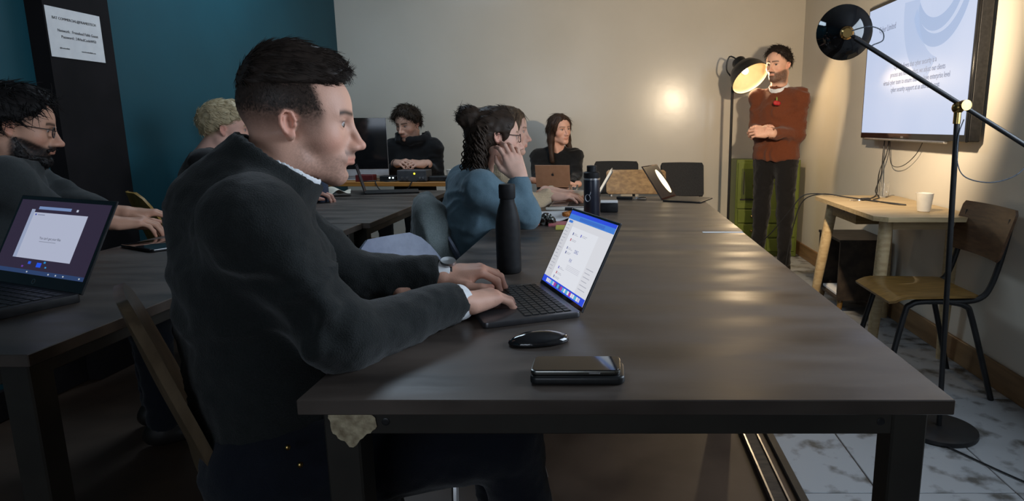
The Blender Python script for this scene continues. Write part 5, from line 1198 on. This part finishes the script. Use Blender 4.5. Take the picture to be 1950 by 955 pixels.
# --- blond man, back half turned, and the dark-haired one beyond him
def blond_man():
    nb = at(398, 294, 3.22); J = pose((-2.03, 3.22, 0.55), 30, nb, (-1.62, 3.45, 0.80), (-1.60, 3.15, 0.80), sh=0.195, drop=0.035)
    HM = head_frame(at(430, 246, 3.27), 30, 4, 0, 1.0)
    st = dict(hair=np.array((0.34, 0.25, 0.14)), skin=np.array(srgb(226, 178, 160)), stubble=0.0)
    hands = [dict(s=-1, M=frame(J['lw'], yv(10), (0, 0, 1)), h=0.006), dict(s=1, M=frame(J['rw'], yv(30), (0, 0, 1)), h=0.006)]
    person('blond man in a black top seated by the teal wall', J, HM, st, BLK, DKJEAN, hands, hair_side(0.005, 7, 0.030, 0.016, -0.02, 0.07, 0.078, 0.3, 900, 0.35, fw=0.9), hairmat('blond_hair', (0.56, 0.46, 0.29), (0.36, 0.28, 0.16)), hb=0.014, top_name='black_top')
    nb = at(468, 285, 3.78); J = pose((-2.06, 3.80, 0.55), 10, nb, (-1.76, 3.92, 0.66), (-1.76, 3.70, 0.66), sh=0.17, drop=0.04)
    HM = head_frame(at(474, 238, 3.80), 12, 0, 0, 1.0)
    person('dark-haired person mostly hidden behind the front man and the blond man', J, HM, dict(hair=np.array((0.01, 0.008, 0.007)), skin=np.array(srgb(206, 150, 132))), BLK, DKJEAN, [dict(s=-1, M=frame(J['lw'], yv(10), (0, 0, 1)), h=0.007), dict(s=1, M=frame(J['rw'], yv(10), (0, 0, 1)), h=0.007)], hair_side(0.006, 9, 0.03, 0.022, -0.01), MATS['black_hair'], hb=0.016, hh=0.006, top_name='black_top')
blond_man()

# --- man in a black hoodie behind the plank table
def hoodie_man():
    nb = at(786, 268, 5.24); lw = at(808, 312, 5.10); rw = at(757, 311, 5.10)
    J = pose((-1.60, 5.36, 0.55), -95, nb, lw, rw, sh=0.170, le=at(834, 334, 5.26), re=at(738, 336, 5.26), drop=0.05, knee=0.36)
    HM = head_frame(at(776, 236, 5.20), -108, 14, 0, 1.0)
    st = dict(hair=np.array((0.020, 0.014, 0.010)), stubble=0.45, skin=np.array(srgb(206, 162, 140)), gaze=(1, 0, -0.5), open=0.6)
    hands = [dict(s=-1, M=frame(lw, (-0.8, -0.75, 0.12), (0.2, -0.45, 0.85)), k=dict(curl=(30, 35, 20), arm=0.03)), dict(s=1, M=frame(rw, (0.8, -0.75, 0.15), (-0.2, -0.45, 0.85)), k=dict(curl=(30, 35, 20), arm=0.03))]
    def hood(F):
        c = Vector(nb) + Vector((0, 0.01, 0.02))
        ring = [c + Vector((0.105 * math.sin(a), 0.075 * math.cos(a) - 0.01, 0.035 * math.cos(a) + 0.018)) for a in [i * math.pi / 6 for i in range(13)]]
        for a, b in zip(ring, ring[1:]): F.cone(a, b, 0.034, 0.034, 0.02)
    person('man in a black hoodie with hands together behind the plank table', J, HM, st, cloth('black_fleece', (0.0065, 0.0065, 0.007)), BLK, hands, hair_side(0.005, 11, 0.05, 0.020, -0.03, 0.062, 0.080, 0.5, 1300, 0.35), hairmat('brown_hair', (0.022, 0.014, 0.009)), hb=0.011, hh=0.0045, top_name='hoodie', extra_top=hood)
hoodie_man()

# --- woman in blue, cheek on hand
def blue_woman():
    nb = at(905, 332, 2.70); rw = at(987, 338, 2.60); re = at(1003, 412, 2.56); re.z = 0.800
    lw = Vector((-0.40, 2.96, 0.62))
    J = pose((-0.55, 2.74, 0.55), 22, nb, lw, rw, sh=0.165, re=re, drop=0.045, sh_yaw=24)
    HM = head_frame(at(944, 262, 2.74), 22, 2, -6, 0.96)
    st = dict(fem=1, hair=np.array((0.016, 0.010, 0.008)), skin=np.array(srgb(220, 176, 156)), open=1.0)
    hands = [dict(s=1, M=frame(rw, (-0.30, 0.18, 0.94), (0.45, -0.88, 0.15)), k=dict(curl=(20, 35, 20), arm=0.05, armr=(0.024, 0.027))), dict(s=-1, M=frame(lw, (1, 0.1, 0), (0, 0, 1)), h=0.006)]
    root, B = person('woman in a blue jumper with curly bunned hair leaning cheek on hand', J, HM, st, cloth('blue_knit', (0.110, 0.178, 0.222), (0.135, 0.212, 0.262)), DKJEAN, hands, hair_bun_curls(0.005), hairmat('dark_curls', (0.024, 0.015, 0.010)), hb=0.009, hh=0.004, top_name='jumper', amp=0.007, bulk=1.12, arm_r=(0.064, 0.050, 0.038), sleeve=0.97, hem=0.50)
    glasses(root, B, HM, BLACKP, 0.023, 0.017)
    obj('hair_tie', MB().tube([(-0.092 + 0.010 * math.sin(a * 2), 0.036 * math.cos(a), 0.080 + 0.036 * math.sin(a)) for a in [i * math.pi / 9 for i in range(18)]], 0.0035, 6, closed=True), mat('tan_band', srgb(150, 116, 70), 0.7, col2=srgb(130, 98, 58), scale=60), root).matrix_local = B @ HM
blue_woman()

# --- woman in a cream jumper beyond her
def cream_woman():
    nb = at(958, 305, 3.33); lw = at(1056, 366, 3.50); rw = at(1050, 377, 3.33); lw.z = 0.80; rw.z = 0.80
    J = pose((-0.68, 3.36, 0.55), 10, nb, lw, rw, sh=0.16, drop=0.04, re=at(1008, 392, 3.25))
    HM = head_frame(at(967, 250, 3.34), 8, 2, 0, 0.96)
    st = dict(fem=1, hair=np.array((0.10, 0.06, 0.035)), skin=np.array(srgb(222, 178, 158)))
    hands = [dict(s=1, M=frame(rw, (1, 0.05, -0.02), (0, 0, 1)), k=dict(curl=(16, 24, 15), arm=0.05)), dict(s=-1, M=frame(lw, (1, -0.05, -0.02), (0, 0, 1)), k=dict(curl=(16, 24, 15), arm=0.05))]
    person('woman in a cream fluffy jumper typing behind the woman in blue', J, HM, st, cloth('cream_wool', srgb(196, 172, 140), srgb(214, 192, 160), bump=0.6, bscale=220, sheen=0.3), DKJEAN, hands, hair_long(0.006, 0.03, 0.22, seed=6), hairmat('honey_hair', (0.050, 0.031, 0.020), (0.17, 0.11, 0.065)), hb=0.010, hh=0.0045, top_name='jumper', amp=0.009, bulk=0.95)
cream_woman()

# --- woman in black by the back wall with a laptop on her lap
def black_woman():
    nb = at(1060, 290, 5.42); lw = at(1088, 352, 5.12); rw = at(1026, 345, 5.10)
    J = pose((-0.455, 5.46, 0.53), -88, nb, lw, rw, sh=0.155, drop=0.035, knee=0.42, kz=0.50, le=at(1098, 335, 5.32), re=at(1022, 335, 5.32))
    HM = head_frame(at(1066, 246, 5.38), -52, 2, 4, 0.96)
    st = dict(fem=1, hair=np.array((0.03, 0.017, 0.011)), skin=np.array(srgb(222, 172, 150)), gaze=(1, 0.15, 0.05))
    hands = [dict(s=-1, M=frame(lw, (-0.9, -0.3, -0.05), (0, -0.6, 0.8)), k=dict(curl=(20, 25, 20), arm=0.06, armr=(0.023, 0.026)), h=0.005), dict(s=1, M=frame(rw, (0.6, 0.4, -0.1), (0, 0, 1)), h=0.005, k=dict(arm=0.06, armr=(0.023, 0.026)))]
    neck = (Vector(nb) + Vector((0, -0.055, -0.005)), Vector((0, -0.35, 1)).normalized())
    person('woman in a black top with long brown hair seated against the back wall', J, HM, st, BLK, BLK, hands, hair_long(0.0055, 0.0, 0.20, seed=12, back=0.0), hairmat('auburn_hair', (0.030, 0.016, 0.010)), hb=0.011, hh=0.004, top_name='black_top', cut_neck=neck, bulk=0.88, arm_r=(0.052, 0.042, 0.032))
    GOLD = mat('rose_gold', srgb(214, 168, 140), 0.4, 0.5, col2=srgb(206, 160, 132), scale=20)
    p = at(1054, 357, 4.98)
    lp, el, tx, ML = laptop('rose gold laptop on the lap of the woman in black', (p.x, p.y, p.z), rad(180 - 2), 0.262, 0.20, 0.010, 20, GOLD, glow('pale_display', (0.75, 0.68, 0.56), 0.9), lid_h=0.175, keys=False)
    # dark fruit-shaped emblem on the lid
    pts = []
    for i in range(40):
        a = 2 * math.pi * i / 40; r = 0.011 * (1 - 0.16 * math.exp(-((a - math.pi / 2) / 0.32) ** 2) - 0.10 * math.exp(-((a - 1.5 * math.pi) / 0.25) ** 2)); x, y = r * math.cos(a), r * 1.08 * math.sin(a)
        b = math.hypot(x - 0.0135, y - 0.0015)
        if b < 0.0062: k = 0.0062 / max(b, 1e-5); x, y = 0.0135 + (x - 0.0135) * k, 0.0015 + (y - 0.0015) * k
        pts.append((x, y))
    lid = [c for c in lp.children if c.name.startswith('lid')][0]
    e = obj('emblem', MB().prism(pts, 0, 0.0005, RX(rad(90)) @ RY(rad(180))), INK, lid); e.matrix_local = ML @ TR(0, 0.0029, 0.098)
    lf = obj('emblem', MB().ball((0, 0, 0), (0.0022, 0.0004, 0.0042), n=6), INK, lid); lf.matrix_local = ML @ TR(-0.002, 0.0029, 0.115) @ RY(rad(-35))
black_woman()

# --- the presenter
def presenter():
    Y = 5.08; nb = at(1484, 172, Y + 0.01); fy = 232; l = Vector((-math.sin(rad(fy)), math.cos(rad(fy)), 0)); f = yv(fy)
    lw = at(1462, 253, 4.86); rw = at(1440, 250, 4.92)
    pel = Vector((nb.x - 0.005, Y, 0.90)); S = nb + Vector((0, 0, -0.055))
    J = dict(nb=nb, pel=pel, ls=S + l * 0.170, rs=S - l * 0.170, lw=lw, rw=rw, le=at(1519, 256, 4.99), re=at(1439, 252, 5.14), lk=pel + l * 0.10 + Vector((0, 0, -0.40)), rk=pel - l * 0.10 + Vector((0, 0, -0.40)))
    J['lk'].z = J['rk'].z = 0.48; J['la'] = pel + l * 0.11; J['ra'] = pel - l * 0.12; J['la'].z = J['ra'].z = 0.08
    HM = head_frame(at(1482, 124, Y), 224, 2, 0, 1.0)
    st = dict(hair=np.array((0.012, 0.008, 0.007)), stubble=0.7, beard=0.6, skin=np.array(srgb(218, 170, 146)), toe=f, gaze=(1, 0.2, 0))
    hands = [dict(s=-1, M=frame(lw, (-1, 0.10, 0.10), (0.1, -0.9, 0.45)), k=dict(curl=(35, 45, 25), arm=0.035)), dict(s=1, M=frame(rw, (0.75, -0.75, 0.18), (-0.5, -0.6, 0.7)), k=dict(curl=(40, 50, 25), arm=0.035))]
    RUST = cloth('rust_wool', (0.125, 0.034, 0.014), (0.170, 0.050, 0.021), bump=0.5, bscale=260)
    root, B = person('presenter in a rust jumper with clasped hands standing by the cabinet', J, HM, st, RUST, cloth('black_trouser', (0.009, 0.008, 0.008)), hands, hair_side(0.005, 21, 0.034, 0.014, 0.0, 0.086, 0.078, 0.45, 1400, 0.55, fw=0.8, w=0.0018), hairmat('presenter_hair', (0.016, 0.011, 0.009)), hb=0.0095, hh=0.004, top_name='jumper', hem=0.882, amp=0.008, bulk=0.96, arm_r=(0.062, 0.052, 0.042), sleeve=0.95, chest_r=(0.132, 0.124), hip=0.098)
    SH = MATS['white_shirt']; c = Vector(nb) + Vector((0, 0, 0.028)) + f * 0.016
    F = Field(c - Vector((0.12, 0.12, 0.08)), c + Vector((0.12, 0.12, 0.08)), 0.005); ax = (Vector((0, 0, 1)) + f * 0.55).normalized()
    F.cone(c - ax * 0.03, c + ax * 0.010, 0.084, 0.072, 0.01); F.cone(c - ax * 0.08, c + ax * 0.1, 0.066, 0.066, 0.004, 's'); F.cut(c + ax * 0.014, ax, 0.004); F.cut(c - ax * 0.03, -ax, 0.004); F.ell(c + f * 0.09, (0.03, 0.03, 0.03), 0.006, 's')
    v, q = F.nets(); obj('shirt_collar', mesh_np('shirt_collar', xf(v, B), q), SH, root, smooth=180)
    p = at(1478, 196, 4.90); RED = mat('poppy_red', srgb(176, 26, 30), 0.6, col2=srgb(150, 20, 24), scale=40)
    pp = obj('poppy_pin', MB().ball(B @ p, (0.022, 0.006, 0.018), n=7).ball(B @ (p + Vector((0.018, 0, -0.004))), (0.017, 0.006, 0.016), n=7), RED, root, label='red paper poppy pin with a green leaf')
    obj('leaf', MB().ball(B @ (p + Vector((0.004, 0, 0.026))), (0.006, 0.004, 0.018), n=6), mat('leaf_green', srgb(120, 140, 60), 0.6, col2=srgb(100, 120, 50), scale=40), pp)
presenter()

# --- grey coat over the back of the blue woman's chair
F = Field((-1.05, 2.40, 0.30), (-0.55, 3.05, 0.95), 0.009); bc = Vector((-0.775, 2.72, 0.0)); l = Vector((-0.309, 0.951, 0)); f = Vector((0.951, 0.309, 0))
F.cone(bc + l * 0.15 + Vector((0, 0, 0.835)), bc - l * 0.12 + Vector((0, 0, 0.835)), 0.035, 0.035, 0.03)
F.cone(bc + Vector((0, 0, 0.80)), bc - f * 0.05 + Vector((0, 0, 0.46)), 0.045, 0.045, 0.04, n=l, sc=4.0); F.cone(bc - l * 0.15 + Vector((0, 0, 0.81)), bc - l * 0.19 + f * 0.04 + Vector((0, 0, 0.44)), 0.05, 0.045, 0.03); F.cone(bc - l * 0.13 + f * 0.04 + Vector((0, 0, 0.81)), bc - l * 0.17 + f * 0.10 + Vector((0, 0, 0.50)), 0.035, 0.04, 0.02)
v, q = F.nets(); v = folds(v, q, 0.014, (12, 12, 5), 3.0)
tag(obj('coat', mesh_np('coat', v, q), mat('grey_felt', srgb(112, 122, 122), 0.95, col2=srgb(96, 106, 106), scale=180, bump=0.3, bscale=300, sheen=0.3), smooth=180), 'grey felt coat hung over the chair behind the woman in blue', 'coat')
